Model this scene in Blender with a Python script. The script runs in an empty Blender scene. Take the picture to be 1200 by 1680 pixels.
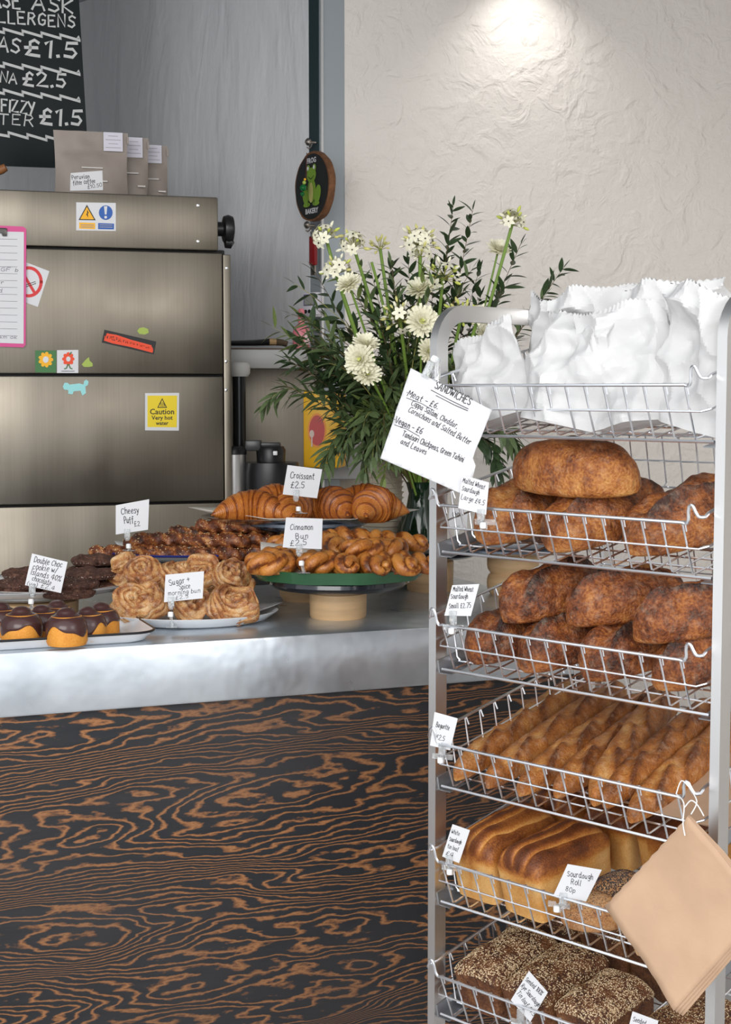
import bpy, bmesh, math, random
from math import sin, cos, pi, radians as R, atan, tan, sqrt, hypot
from mathutils import Vector, Matrix, noise, Euler

scene = bpy.context.scene
COL = scene.collection
V3 = Vector

# ---------------------------------------------------------------- camera
F_PX, HOR, CAM_H = 2500.0, 640.0, 1.5          # focal length and horizon in 1200x1680 pixels
PITCH = atan((840 - HOR) / F_PX)
cam_d = bpy.data.cameras.new('camera')
cam = bpy.data.objects.new('camera', cam_d)
COL.objects.link(cam)
cam_d.sensor_fit = 'HORIZONTAL'
cam_d.sensor_width = 36.0
cam_d.lens = F_PX / 1200 * 36
cam_d.clip_start = 0.05
cam.location = (0, 0, CAM_H)
cam.rotation_euler = (pi / 2 - PITCH, 0, 0)
scene.camera = cam

# ---------------------------------------------------------------- light
world = bpy.data.worlds.new('World')
scene.world = world
world.use_nodes = True
bg = world.node_tree.nodes['Background']
bg.inputs[0].default_value = (0.93, 0.965, 1.0, 1)
bg.inputs[1].default_value = 1.35

def area(name, loc, target, sx, sy, power, color):
    d = bpy.data.lights.new(name, 'AREA')
    d.shape = 'RECTANGLE'; d.size = sx; d.size_y = sy; d.energy = power; d.color = color
    o = bpy.data.objects.new(name, d); COL.objects.link(o)
    o.location = loc
    o.rotation_euler = (V3(target) - V3(loc)).to_track_quat('-Z', 'Y').to_euler()
    return o
area('shopfront_daylight', (-1.6, -3.2, 3.3), (0.2, 4.0, 1.1), 4.6, 3.0, 242, (1.0, 0.985, 0.965))
area('shopfront_daylight_side', (2.0, 0.4, 2.3), (0.1, 3.8, 1.1), 1.2, 1.6, 18, (1.0, 0.96, 0.92))
vs = scene.view_settings
vs.view_transform = 'Standard'; vs.look = 'None'; vs.gamma = 1.0; vs.exposure = 0.0
vs.use_curve_mapping = False

# ---------------------------------------------------------------- helpers: pixels to places
def ray(px, py):
    d = V3(((px - 600) / F_PX, 1, (840 - py) / F_PX))
    c, s = cos(PITCH), sin(PITCH)
    return V3((d.x, d.y * c + d.z * s, -d.y * s + d.z * c))
CAM = V3((0, 0, CAM_H))
def at(px, py, Y):
    d = ray(px, py); return CAM + d * (Y / d.y)
def on_z(px, py, z):
    d = ray(px, py); return CAM + d * ((z - CAM_H) / d.z)
def on_plane(px, py, p, n):
    d = ray(px, py); return CAM + d * ((p - CAM).dot(n) / d.dot(n))
def px_of(p):
    p = V3(p) - CAM; c, s = cos(PITCH), sin(PITCH); fw = p.y * c - p.z * s; up = p.z * c + p.y * s
    return (600 + F_PX * p.x / fw, 840 - F_PX * up / fw)
def frame(loc, yaw=0, tilt=0, roll=0):          # local x right, y up, z towards the viewer
    return Matrix.Translation(loc) @ Matrix.Rotation(R(yaw), 4, 'Z') @ Matrix.Rotation(R(90 + tilt), 4, 'X') @ Matrix.Rotation(R(roll), 4, 'Z')
def loc2(M, px, py):                            # where the pixel meets the plane z=0 of M, in M's own x, y
    p = on_plane(px, py, M.translation, M.col[2].to_3d())
    q = M.inverted() @ p
    return (q.x, q.y)

# ---------------------------------------------------------------- helpers: objects
def link(o, parent=None, M=None):
    COL.objects.link(o)
    if parent is not None: o.parent = parent
    if M is not None: o.matrix_local = M
    return o
def tag(o, label=None, cat=None, group=None, kind=None):
    if label: o['label'] = label
    if cat: o['category'] = cat
    if group: o['group'] = group
    if kind: o['kind'] = kind
    return o
def empty(name, M, label=None, cat=None, group=None):
    o = bpy.data.objects.new(name, None); o.empty_display_size = .05
    link(o, None, M if isinstance(M, Matrix) else Matrix.Translation(M))
    return tag(o, label, cat, group)
def inst(name, me, parent=None, M=None, **k):
    o = bpy.data.objects.new(name, me); link(o, parent, M); return tag(o, **k)

class MB:
    def __init__(s): s.v = []; s.f = []; s.m = []; s.a = []; s.cm = 0
    def add(s, vs, fs, bake=None):
        b = len(s.v); s.v += [tuple(x) for x in vs]
        s.f += [tuple(b + i for i in f) for f in fs]; s.m += [s.cm] * len(fs)
        s.a += list(bake) if bake is not None else [0.5] * len(vs)
        return s
    def box(s, c, d, M=None):
        x, y, z = d[0] / 2, d[1] / 2, d[2] / 2; c = V3(c)
        p = [V3((i * x, j * y, k * z)) for k in (-1, 1) for j in (-1, 1) for i in (-1, 1)]
        p = [(M @ q if M else q) + c for q in p]
        return s.add(p, [(0, 2, 3, 1), (4, 5, 7, 6), (0, 1, 5, 4), (2, 6, 7, 3), (0, 4, 6, 2), (1, 3, 7, 5)])
    def tube(s, path, r, n=6, closed=False, caps=True, flat=1.0, bake=None, up=None):
        path = [V3(p) for p in path]; N = len(path)
        rr = r if callable(r) else (lambda t: r)
        T = []
        for i in range(N):
            a = path[(i - 1) % N] if (closed or i > 0) else path[i]
            b = path[(i + 1) % N] if (closed or i < N - 1) else path[i]
            T.append((b - a).normalized() if (b - a).length > 1e-9 else V3((0, 0, 1)))
        u = up or V3((0, 0, 1))
        if abs(u.dot(T[0])) > .95: u = V3((1, 0, 0))
        u = (u - T[0] * u.dot(T[0])).normalized()
        vs = []; bk = []
        for i in range(N):
            if i: u = (u - T[i] * u.dot(T[i])).normalized()
            w = T[i].cross(u); q = rr(i / max(1, N - 1))
            for k in range(n):
                an = 2 * pi * k / n
                vs.append(path[i] + u * (sin(an) * q * flat) + w * (cos(an) * q))
                bk.append(bake(i / max(1, N - 1), an) if bake else .5)
        fs = []
        for i in range(N if closed else N - 1):
            for k in range(n):
                a, b = i * n + k, i * n + (k + 1) % n
                j = (i + 1) % N
                fs.append((a, b, j * n + (k + 1) % n, j * n + k))
        if caps and not closed:
            fs.append(tuple(range(n))[::-1]); fs.append(tuple((N - 1) * n + k for k in range(n)))
        return s.add(vs, fs, bk)
    def lathe(s, prof, n=32, M=None, sx=1, sy=1, wob=None):
        vs = []; fs = []
        for (r, z) in prof:
            for k in range(n):
                a = 2 * pi * k / n; q = r * (wob(a, r) if wob else 1)
                p = V3((cos(a) * q * sx, sin(a) * q * sy, z)); vs.append(M @ p if M else p)
        for i in range(len(prof) - 1):
            for k in range(n):
                a, b = i * n + k, i * n + (k + 1) % n
                fs.append((a, b, b + n, a + n))
        if prof[0][0] > 1e-6: fs.append(tuple(range(n))[::-1])
        if prof[-1][0] > 1e-6: fs.append(tuple((len(prof) - 1) * n + k for k in range(n)))
        return s.add(vs, fs)
    def prism(s, pts, t, z0=0, zf=None):           # flat outline (x, y) with thickness t
        n = len(pts); zz = zf or (lambda x, y: 0)
        vs = [(x, y, z0 + zz(x, y)) for x, y in pts] + [(x, y, z0 + t + zz(x, y)) for x, y in pts]
        fs = [tuple(range(n))[::-1], tuple(range(n, 2 * n))] + [(i, (i + 1) % n, n + (i + 1) % n, n + i) for i in range(n)]
        return s.add(vs, fs)
    def mesh(s, name, mats, smooth=True, fix=True, bev=0, seg=2):
        me = bpy.data.meshes.new(name)
        me.from_pydata(s.v, [], s.f)
        for m in (mats if isinstance(mats, (list, tuple)) else [mats]): me.materials.append(m)
        me.polygons.foreach_set('material_index', s.m)
        at_ = me.attributes.new('bake', 'FLOAT', 'POINT'); at_.data.foreach_set('value', s.a)
        if fix or bev:
            bm = bmesh.new(); bm.from_mesh(me)
            if bev:
                bmesh.ops.bevel(bm, geom=[e for e in bm.edges if len(e.link_faces) == 2 and e.calc_face_angle(0) > .6], offset=bev, segments=seg, affect='EDGES', profile=.5)
            bmesh.ops.recalc_face_normals(bm, faces=bm.faces)
            bm.to_mesh(me); bm.free()
        if smooth:
            me.polygons.foreach_set('use_smooth', [True] * len(me.polygons))
            try: me.set_sharp_from_angle(angle=R(38))
            except Exception: pass
        me.update()
        return me
    def obj(s, name, mats, parent=None, M=None, smooth=True, bev=0, label=None, cat=None, group=None, kind=None):
        return inst(name, s.mesh(name, mats, smooth, bev=bev), parent, M, label=label, cat=cat, group=group, kind=kind)

def copy_tree(o, M, label=None, group=None, parent=None):
    c = o.copy(); COL.objects.link(c)
    if parent is not None: c.parent = parent
    elif M is not None: c.matrix_local = M
    if label: c['label'] = label
    if group: c['group'] = group
    for ch in o.children: copy_tree(ch, None, parent=c)
    return c

# ---------------------------------------------------------------- helpers: materials
MATS = {}
def nodes(name):
    m = bpy.data.materials.new(name); m.use_nodes = True
    return m, m.node_tree.nodes, m.node_tree.links, m.node_tree.nodes['Principled BSDF']
def mat(name, col, rough=.5, metal=0.0, noise_s=0, noise_a=0.0, bump=0.0, bump_s=None, trans=0.0, sss=0.0, stretch=None, spec=.5, ior=1.45, emit=0, coat=0, detail=4, col2=None, aniso=0):
    if name in MATS: return MATS[name]
    m, N, L, B = nodes(name)
    B.inputs['Base Color'].default_value = (*col, 1); B.inputs['Roughness'].default_value = rough
    B.inputs['Metallic'].default_value = metal; B.inputs['Transmission Weight'].default_value = trans
    B.inputs['Specular IOR Level'].default_value = spec; B.inputs['IOR'].default_value = ior
    B.inputs['Coat Weight'].default_value = coat
    if aniso: B.inputs['Anisotropic'].default_value = aniso
    if sss:
        B.inputs['Subsurface Weight'].default_value = sss; B.inputs['Subsurface Radius'].default_value = (.01, .006, .003)
    if emit:
        B.inputs['Emission Color'].default_value = (*col, 1); B.inputs['Emission Strength'].default_value = emit
    if noise_s or bump:
        tc = N.new('ShaderNodeTexCoord'); mp = N.new('ShaderNodeMapping'); L.new(tc.outputs['Object'], mp.inputs[0])
        if stretch: mp.inputs['Scale'].default_value = stretch
    if noise_s:
        t = N.new('ShaderNodeTexNoise'); t.inputs['Scale'].default_value = noise_s; t.inputs['Detail'].default_value = detail
        L.new(mp.outputs[0], t.inputs['Vector'])
        r = N.new('ShaderNodeValToRGB'); r.color_ramp.elements[0].position = .3; r.color_ramp.elements[1].position = .7
        c2 = col2 or tuple(c * (1 - noise_a) for c in col)
        r.color_ramp.elements[0].color = (*c2, 1); r.color_ramp.elements[1].color = (*col, 1)
        L.new(t.outputs['Fac'], r.inputs[0]); L.new(r.outputs[0], B.inputs['Base Color'])
    if bump:
        t2 = N.new('ShaderNodeTexNoise'); t2.inputs['Scale'].default_value = bump_s or 40; t2.inputs['Detail'].default_value = detail
        L.new(mp.outputs[0], t2.inputs['Vector'])
        b = N.new('ShaderNodeBump'); b.inputs['Strength'].default_value = min(1, bump); b.inputs['Distance'].default_value = .004 * max(1, bump)
        L.new(t2.outputs['Fac'], b.inputs['Height']); L.new(b.outputs[0], B.inputs['Normal'])
    MATS[name] = m
    return m
def ramp(N, stops):
    r = N.new('ShaderNodeValToRGB'); e = r.color_ramp.elements
    while len(e) < len(stops): e.new(.5)
    for i, (p, c) in enumerate(stops): e[i].position = p; e[i].color = (*c, 1)
    return r
def math_n(N, L, op, a, b=None, c=None):
    n = N.new('ShaderNodeMath'); n.operation = op
    for i, x in enumerate((a, b, c)):
        if x is None: continue
        if isinstance(x, (int, float)): n.inputs[i].default_value = x
        else: L.new(x, n.inputs[i])
    return n.outputs[0]
def bread(name, stops, ns=22, amt=.5, fine=220, bump=.5, flour=0.0, rough=.55, blister=0.0, spec=.35, coat=0.0):
    """baked dough: colour follows the stored bake value plus mottling"""
    m, N, L, B = nodes(name)
    at_ = N.new('ShaderNodeAttribute'); at_.attribute_name = 'bake'
    oi = N.new('ShaderNodeObjectInfo')
    tc = N.new('ShaderNodeTexCoord')
    off = N.new('ShaderNodeVectorMath'); off.operation = 'ADD'
    sc = N.new('ShaderNodeVectorMath'); sc.operation = 'SCALE'
    cb = N.new('ShaderNodeCombineXYZ'); L.new(oi.outputs['Random'], cb.inputs[0]); L.new(oi.outputs['Random'], cb.inputs[1])
    L.new(cb.outputs[0], sc.inputs[0]); sc.inputs['Scale'].default_value = 7
    L.new(tc.outputs['Object'], off.inputs[0]); L.new(sc.outputs[0], off.inputs[1])
    n1 = N.new('ShaderNodeTexNoise'); n1.inputs['Scale'].default_value = ns; n1.inputs['Detail'].default_value = 6; n1.inputs['Roughness'].default_value = .65
    n2 = N.new('ShaderNodeTexNoise'); n2.inputs['Scale'].default_value = fine; n2.inputs['Detail'].default_value = 3
    L.new(off.outputs[0], n1.inputs['Vector']); L.new(off.outputs[0], n2.inputs['Vector'])
    a = math_n(N, L, 'SUBTRACT', n1.outputs['Fac'], .5); a = math_n(N, L, 'MULTIPLY', a, amt * 2.6)
    b = math_n(N, L, 'SUBTRACT', n2.outputs['Fac'], .5); b = math_n(N, L, 'MULTIPLY', b, amt * 1.5)
    rd = math_n(N, L, 'SUBTRACT', oi.outputs['Random'], .5); rd = math_n(N, L, 'MULTIPLY', rd, .14)
    f = math_n(N, L, 'ADD', at_.outputs['Fac'], a); f = math_n(N, L, 'ADD', f, b); f = math_n(N, L, 'ADD', f, rd)
    r = ramp(N, stops); L.new(f, r.inputs[0])
    out = r.outputs[0]
    if flour:
        n3 = N.new('ShaderNodeTexNoise'); n3.inputs['Scale'].default_value = ns * 1.7; n3.inputs['Detail'].default_value = 8; n3.inputs['Roughness'].default_value = .75
        L.new(off.outputs[0], n3.inputs['Vector'])
        rr = ramp(N, [(.5, (0, 0, 0)), (.72, (flour, flour, flour))]); L.new(n3.outputs['Fac'], rr.inputs[0])
        mx = N.new('ShaderNodeMixRGB'); L.new(rr.outputs[0], mx.inputs[0]); L.new(out, mx.inputs[1]); mx.inputs[2].default_value = (.80, .66, .50, 1)
        out = mx.outputs[0]
    L.new(out, B.inputs['Base Color']); B.inputs['Roughness'].default_value = rough; B.inputs['Specular IOR Level'].default_value = spec
    B.inputs['Coat Weight'].default_value = coat; B.inputs['Coat Roughness'].default_value = .25
    h = math_n(N, L, 'MULTIPLY', n2.outputs['Fac'], .5); h = math_n(N, L, 'ADD', h, n1.outputs['Fac'])
    bp = N.new('ShaderNodeBump'); bp.inputs['Strength'].default_value = bump; bp.inputs['Distance'].default_value = .006
    L.new(h, bp.inputs['Height']); L.new(bp.outputs[0], B.inputs['Normal'])
    MATS[name] = m
    return m

white_paper = mat('white_card', (.655, .655, .67), .7)
ink = mat('ink', (.012, .012, .016), .6)
steel_wire = mat('chrome_wire', (.90, .92, .96), .28, 1.0)
steel_frame = mat('satin_steel_tube', (.80, .79, .78), .36, 1.0, noise_s=5, noise_a=.15, stretch=(1, 1, .3))
clear = mat('clear_plastic', (.93, .95, .96), .06, 0, trans=.85, ior=1.3)
white_plastic = mat('white_plastic', (.85, .85, .85), .35)
black_plastic = mat('black_plastic', (.012, .012, .013), .35)
wood_light = mat('pale_beech', (.72, .47, .25), .45, noise_s=7, noise_a=.28, stretch=(1, 1, 9))
# ---------------------------------------------------------------- handwriting: one-stroke letters
GL = {
'A': '0,0 2,6 4,0|.8,2 3.2,2.2', 'B': '.5,0 .5,6 2.6,5.8 3.2,4.6 2.4,3.3 .6,3.2|2.4,3.3 3.8,2 3,.2 .5,0', 'C': '4,5 2.6,6 .9,5 .3,2.8 1,.6 2.6,0 4,.9',
'D': '.6,0 .6,6 2.6,5.6 4,3.6 3.4,1 .6,0', 'E': '3.7,6 .5,6 .5,0 3.8,0|.5,3.1 3,3.2', 'F': '.5,0 .5,6 3.8,6|.5,3.2 3,3.3', 'G': '3.8,5 2.4,6 .8,5 .3,2.8 1,.6 2.6,0 3.8,.8 3.9,2.6 2.4,2.6',
'H': '.4,0 .5,6|3.7,0 3.8,6|.4,3 3.8,3.1', 'I': '.6,0 .6,6', 'K': '.5,0 .5,6|3.7,6 .6,2.8 3.9,0', 'L': '.6,6 .5,.1 3.6,0', 'M': '.2,0 .7,6 2.3,2 3.9,6 4.4,0', 'N': '.3,0 .5,6 3.6,0 3.8,6',
'O': '2,6 .6,5 .2,2.8 .8,.6 2.1,0 3.5,.7 4,3 3.4,5.3 2,6', 'P': '.5,0 .5,6 2.8,5.8 3.6,4.5 2.8,3.1 .5,2.9', 'R': '.5,0 .5,6 2.8,5.8 3.6,4.5 2.6,3.2 .5,3|2,3.1 3.9,0', 'S': '3.6,5.2 2,6 .6,5.1 .8,3.8 3,2.7 3.6,1.3 2.4,.1 .4,.8',
'T': '0,6 4,5.9|2,6 2,0', 'V': '0,6 1.9,0 4,6', 'W': '0,6 1,0 2.2,4 3.4,0 4.6,6', 'Y': '0,6 2,3|4,6 1.4,-.4', 'Z': '.3,6 3.8,6 .2,0 4,0',
'a': '3.2,3.3 2,4 .6,3 .4,1 1.3,0 2.6,.8 3.2,3.4 3.1,.8 3.9,0', 'b': '.5,6 .4,0|.4,2.6 1.6,3.8 3,3 3,1 1.7,0 .4,.8', 'c': '3,3.4 1.7,4 .5,2.8 .6,.8 1.8,0 3,.7', 'd': '3,3.2 1.7,3.9 .4,2.6 .6,.7 1.7,0 2.9,1.2|3.2,6 3,1 3.8,0',
'e': '.4,2 2.8,2.4 2.4,3.8 1,3.8 .3,2 1,.2 2.9,.5', 'f': '3,5.6 2,6 1.4,5 1.3,-1|.2,3.5 2.7,3.6', 'g': '3,3.4 1.6,4 .4,2.6 1,.8 2.2,.9 3,3 3,3.8 2.9,-.8 1.8,-2 .4,-1.3', 'h': '.4,6 .4,0|.4,2.4 1.6,3.8 2.7,3.2 2.8,0', 'i': '.6,3.8 .6,.4 1.2,0|.7,5.3 .8,5.5',
'j': '1.2,3.8 1.1,-1 .1,-1.8', 'k': '.4,6 .4,0|2.6,3.8 .5,1.8 2.8,0', 'l': '.6,6 .5,.6 1.2,0', 'm': '.3,3.8 .3,0|.3,2.6 1.3,3.9 2,3 2,0|2,2.8 3.1,3.9 3.8,3 3.9,0', 'n': '.4,3.8 .4,0|.4,2.6 1.7,3.9 2.7,3 2.8,0',
'o': '1.7,4 .5,3 .4,1 1.6,0 2.9,1 2.9,3 1.7,4 2.2,3.9', 'p': '.5,3.8 .3,-2|.4,2.8 1.8,3.9 3,2.8 2.6,.6 1.4,0 .4,.9', 'r': '.5,3.8 .5,0|.5,2.4 1.4,3.7 2.6,3.6', 's': '2.5,3.5 1.2,3.9 .5,3 2.4,1.4 2,.1 .3,.4', 't': '1.3,5.6 1.1,.8 2.4,.1|.1,3.8 2.5,3.9',
'u': '.4,3.8 .5,.8 1.5,0 2.7,1.2|2.8,3.8 2.8,.6 3.5,0', 'v': '.2,3.8 1.4,0 2.8,3.9', 'w': '.2,3.8 1,0 2,3 3,0 4,3.9', 'x': '.2,3.8 2.8,0|2.8,3.8 .2,0', 'y': '.3,3.8 1.6,.6|3,3.8 1,-1.8 .2,-2', 'z': '.3,3.7 2.8,3.7 .3,0 3,.1',
'0': '2,6 .5,4.6 .4,1.6 1.8,0 3.3,1.4 3.3,4.6 2,6', '1': '.4,4.8 1.6,6 1.5,0', '2': '.4,4.8 1.7,6 3.2,4.8 2.6,3 .2,.1 3.6,0', '4': '2.6,0 2.8,6 .2,2 3.9,2.1', '5': '3.4,6 .9,5.9 .6,3.4 2.4,3.6 3.4,2 2.4,.1 .4,.5', '6': '3,5.8 1,4 .4,1.6 1.6,0 3,1 2.6,2.8 .6,2.4',
'7': '.3,5.9 3.5,6 1.4,0', '8': '1.8,3.2 .6,4.6 1.9,6 3.1,4.7 .4,1.6 1.7,0 3.2,1.3 1.8,3.2', '£': '3.4,5 2.4,6 1.4,5 1.4,2 .3,0 1.4,.3 3.6,0|.2,2.9 3,3', '+': '1.8,1 1.8,4.6|0,2.8 3.6,2.9', '/': '0,-.6 2.4,6', '%': '.2,0 3.8,6|.9,5.8 .2,4.9 .9,4.2 1.5,5 .9,5.8|3.2,1.7 2.5,.9 3.2,.1 3.9,.9 3.2,1.7',
'-': '.3,2.6 2.6,2.7', '.': '.5,.1 .9,.3', ',': '.8,.4 .4,-.8', '(': '1.5,6.4 .5,3 1.5,-.6', ')': '.4,6.4 1.4,3 .4,-.6', '!': '.6,6 .6,1.8|.6,.2 .7,.4', '*': '.4,2.6 .9,2.8', ':': '.5,.1 .8,.3|.5,3 .8,3.2'}
GLP = {k: [[tuple(float(c) for c in p.split(',')) for p in st.split()] for st in g.split('|')] for k, g in GL.items()}

def ribbon(mb, pts, w, z=0, zf=None):
    """flat pen stroke through pts (x, y)"""
    zz = zf or (lambda x, y: 0)
    n = len(pts); L = []; Rr = []
    for i in range(n):
        a = pts[max(0, i - 1)]; b = pts[min(n - 1, i + 1)]
        dx, dy = b[0] - a[0], b[1] - a[1]; l = hypot(dx, dy) or 1
        nx, ny = -dy / l * w / 2, dx / l * w / 2
        x, y = pts[i]
        if i == 0: x -= dx / l * w * .4; y -= dy / l * w * .4
        if i == n - 1: x += dx / l * w * .4; y += dy / l * w * .4
        L.append((x + nx, y + ny, z + zz(x, y))); Rr.append((x - nx, y - ny, z + zz(x, y)))
    mb.add(L + Rr, [(n + i, n + i + 1, i + 1, i) for i in range(n - 1)])
def smooth_pts(p, k=3):
    if len(p) < 3: return p
    o = []
    for i in range(len(p) - 1):
        p0 = p[max(0, i - 1)]; p1 = p[i]; p2 = p[i + 1]; p3 = p[min(len(p) - 1, i + 2)]
        for j in range(k):
            t = j / k
            o.append(tuple(.5 * (2 * p1[c] + (p2[c] - p0[c]) * t + (2 * p0[c] - 5 * p1[c] + 4 * p2[c] - p3[c]) * t * t + (3 * p1[c] - p0[c] - 3 * p2[c] + p3[c]) * t ** 3) for c in range(len(p1))))
    o.append(p[-1]); return o
def write(mb, M, text, a, b, cap, pen=.12, z=.0008, zf=None, rnd=None, smooth=True, curly=True):
    """handwrite text on M's plane so that it runs from pixel a to pixel b, cap pixels tall"""
    rnd = rnd or random.Random(hash(text) & 0xffff if False else sum(ord(c) * (i + 3) for i, c in enumerate(text)))
    x0, y0 = loc2(M, *a); x1, y1 = loc2(M, *b)
    c = loc2(M, a[0], a[1] - cap); h = hypot(c[0] - x0, c[1] - y0)
    adv = []; X = 0
    for ch in text:
        if ch == ' ': adv.append(X); X += 2.6; continue
        g = GLP.get(ch)
        if g is None: adv.append(X); X += 1; continue
        adv.append(X); X += max(p[0] for st in g for p in st) + 1.15
    W = max(X - 1.15, .5)
    ex, ey = (x1 - x0) / W, (y1 - y0) / W
    l = hypot(ex, ey); ux, uy = -ey / l * h / 6, ex / l * h / 6
    for ch, xo in zip(text, adv):
        if ch not in GLP: continue
        jy = rnd.uniform(-.25, .25); js = rnd.uniform(.92, 1.08); sl = rnd.uniform(.02, .16)
        for st in GLP[ch]:
            pts = [((xo + p[0] * js + p[1] * sl + rnd.uniform(-.08, .08)), p[1] * js + jy + rnd.uniform(-.08, .08)) for p in st]
            if smooth: pts = smooth_pts(pts)
            ribbon(mb, [(x0 + p[0] * ex + p[1] * ux, y0 + p[0] * ey + p[1] * uy) for p in pts], pen * h, z, zf)
def line_px(mb, M, pts, w, z=.0008, zf=None):
    ribbon(mb, [loc2(M, *p) for p in pts], w, z, zf)
def poly_px(mb, M, pts, t=.0005, z=0.0):
    mb.prism([loc2(M, *p) for p in pts], t, z)
def disc_px(mb, M, cx, cy, rx, ry=None, t=.0004, z=.0006, n=18, rot=0):
    ry = ry or rx
    pts = []
    for k in range(n):
        a = -2 * pi * k / n; x, y = cos(a) * rx, sin(a) * ry
        pts.append(loc2(M, cx + x * cos(rot) - y * sin(rot), cy + x * sin(rot) + y * cos(rot)))
    mb.prism(pts, t, z)
def print_mesh(name, body, size, m, align='CENTER', bold=.0):
    c = bpy.data.curves.new(name, 'FONT'); c.body = body; c.size = size; c.align_x = align; c.resolution_u = 2; c.offset = bold
    o = bpy.data.objects.new(name, c)
    COL.objects.link(o)
    dg = bpy.context.evaluated_depsgraph_get()
    me = bpy.data.meshes.new_from_object(o.evaluated_get(dg))
    COL.objects.unlink(o); bpy.data.objects.remove(o)
    me.materials.clear(); me.materials.append(m)
    return me

# ================================================================ THE SETTING
KX = at(528, 400, 4.7).x                                   # near edge of the steel column
COLUMN_YAW = 31
wall_paint = None
def plaster(name, col, col2, bs, strength, stretch=(1, 1, 1), pit=.0):
    m, N, L, B = nodes(name)
    tc = N.new('ShaderNodeTexCoord'); mp = N.new('ShaderNodeMapping'); mp.inputs['Scale'].default_value = stretch
    L.new(tc.outputs['Object'], mp.inputs[0])
    n1 = N.new('ShaderNodeTexNoise'); n1.inputs['Scale'].default_value = 1.3; n1.inputs['Detail'].default_value = 4
    n2 = N.new('ShaderNodeTexNoise'); n2.inputs['Scale'].default_value = bs; n2.inputs['Detail'].default_value = 6; n2.inputs['Roughness'].default_value = .6
    n3 = N.new('ShaderNodeTexNoise'); n3.inputs['Scale'].default_value = bs * .28; n3.inputs['Detail'].default_value = 3; n3.inputs['Distortion'].default_value = 1.2
    for n in (n1, n2, n3): L.new(mp.outputs[0], n.inputs['Vector'])
    r = ramp(N, [(.3, col2), (.7, col)]); L.new(n1.outputs['Fac'], r.inputs[0]); L.new(r.outputs[0], B.inputs['Base Color'])
    rr = ramp(N, [(.45, (0, 0, 0)), (.62, (1, 1, 1))]); L.new(n3.outputs['Fac'], rr.inputs[0])
    h = math_n(N, L, 'MULTIPLY', n2.outputs['Fac'], .6); h2 = math_n(N, L, 'MULTIPLY', rr.outputs[0], .35); h = math_n(N, L, 'ADD', h, h2)
    b = N.new('ShaderNodeBump'); b.inputs['Strength'].default_value = strength; b.inputs['Distance'].default_value = .012
    L.new(h, b.inputs['Height']); L.new(b.outputs[0], B.inputs['Normal'])
    B.inputs['Roughness'].default_value = .75; B.inputs['Specular IOR Level'].default_value = .3
    return m
CEIL = 2.92
plaster_m = plaster('rough_white_plaster', (.76, .715, .665), (.71, .665, .615), 34, .75)
bluish_m = plaster('streaked_grey_paint', (.74, .745, .755), (.62, .625, .645), 16, .7, (1, 1, .28))
# right-hand plaster wall, a slab with thickness
def wall(name, p0, yaw, length, thick, m, z1=CEIL):
    mb = MB(); mb.box((length / 2, thick / 2, z1 / 2), (length, thick, z1))
    return mb.obj(name, m, None, Matrix.Translation((p0[0], p0[1], 0)) @ Matrix.Rotation(R(yaw), 4, 'Z'), smooth=False, kind='structure')
c0 = at(566, 400, 4.74)
wall('wall_back', (c0.x, c0.y), 14, 3.4, .12, plaster_m)
cl = at(508, 400, 4.76)
LW_DIR = V3((-cos(R(48)), sin(R(48)), 0))
lw0 = V3((cl.x, cl.y, 0))
mbw = MB(); mbw.box((-1.9, .06, CEIL / 2), (3.8, .12, CEIL))
wl = mbw.obj('wall_left', bluish_m, None, Matrix.Translation(lw0) @ Matrix.Rotation(R(-48), 4, 'Z'), smooth=False, kind='structure')
wall('wall_kitchen_side', (-2.75, 7.3), -90, 5.0, .1, bluish_m)
wall('wall_right', (2.6, 5.6), -90, 4.4, .1, plaster_m)
floor_m = mat('pale_concrete_floor', (.50, .49, .48), .55, noise_s=3, noise_a=.2, bump=.15, bump_s=30)
MB().box((0, 3, -.05), (9, 11, .1)).obj('floor', floor_m, smooth=False, kind='structure')
MB().box((-.2, 5.2, CEIL + .06), (6.4, 6.4, .12)).obj('ceiling', mat('ceiling_paint', (.34, .36, .38), .8), smooth=False, kind='structure')
# square steel column on the outer corner of the walls
col_steel = mat('grey_blue_painted_steel', (.36, .40, .43), .45, .2)
col_reflection = mat('dark_teal_reflection', (.028, .055, .062), .35, .3)
col_edge = mat('bright_corner_strip', (.78, .79, .80), .3, .6)
Mc = Matrix.Translation((KX, 4.7, 0)) @ Matrix.Rotation(R(COLUMN_YAW), 4, 'Z')
cm = MB(); cm.box((.045, .045, CEIL / 2), (.09, .09, CEIL))
trim = cm.obj('trim_1', col_steel, None, Mc, smooth=False, kind='structure')
ZD = at(515, 258, 4.7).z
MB().box((-.0015, .052, (CEIL + ZD) / 2), (.003, .076, CEIL - ZD)).obj('dark_reflection_plate', col_reflection, trim, None, smooth=False)  # dark reflection in the column's left face, painted as a thin added plate
MB().box((.001, -.001, CEIL / 2), (.008, .008, CEIL)).obj('corner_strip', col_edge, trim, None, smooth=False)

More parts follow.
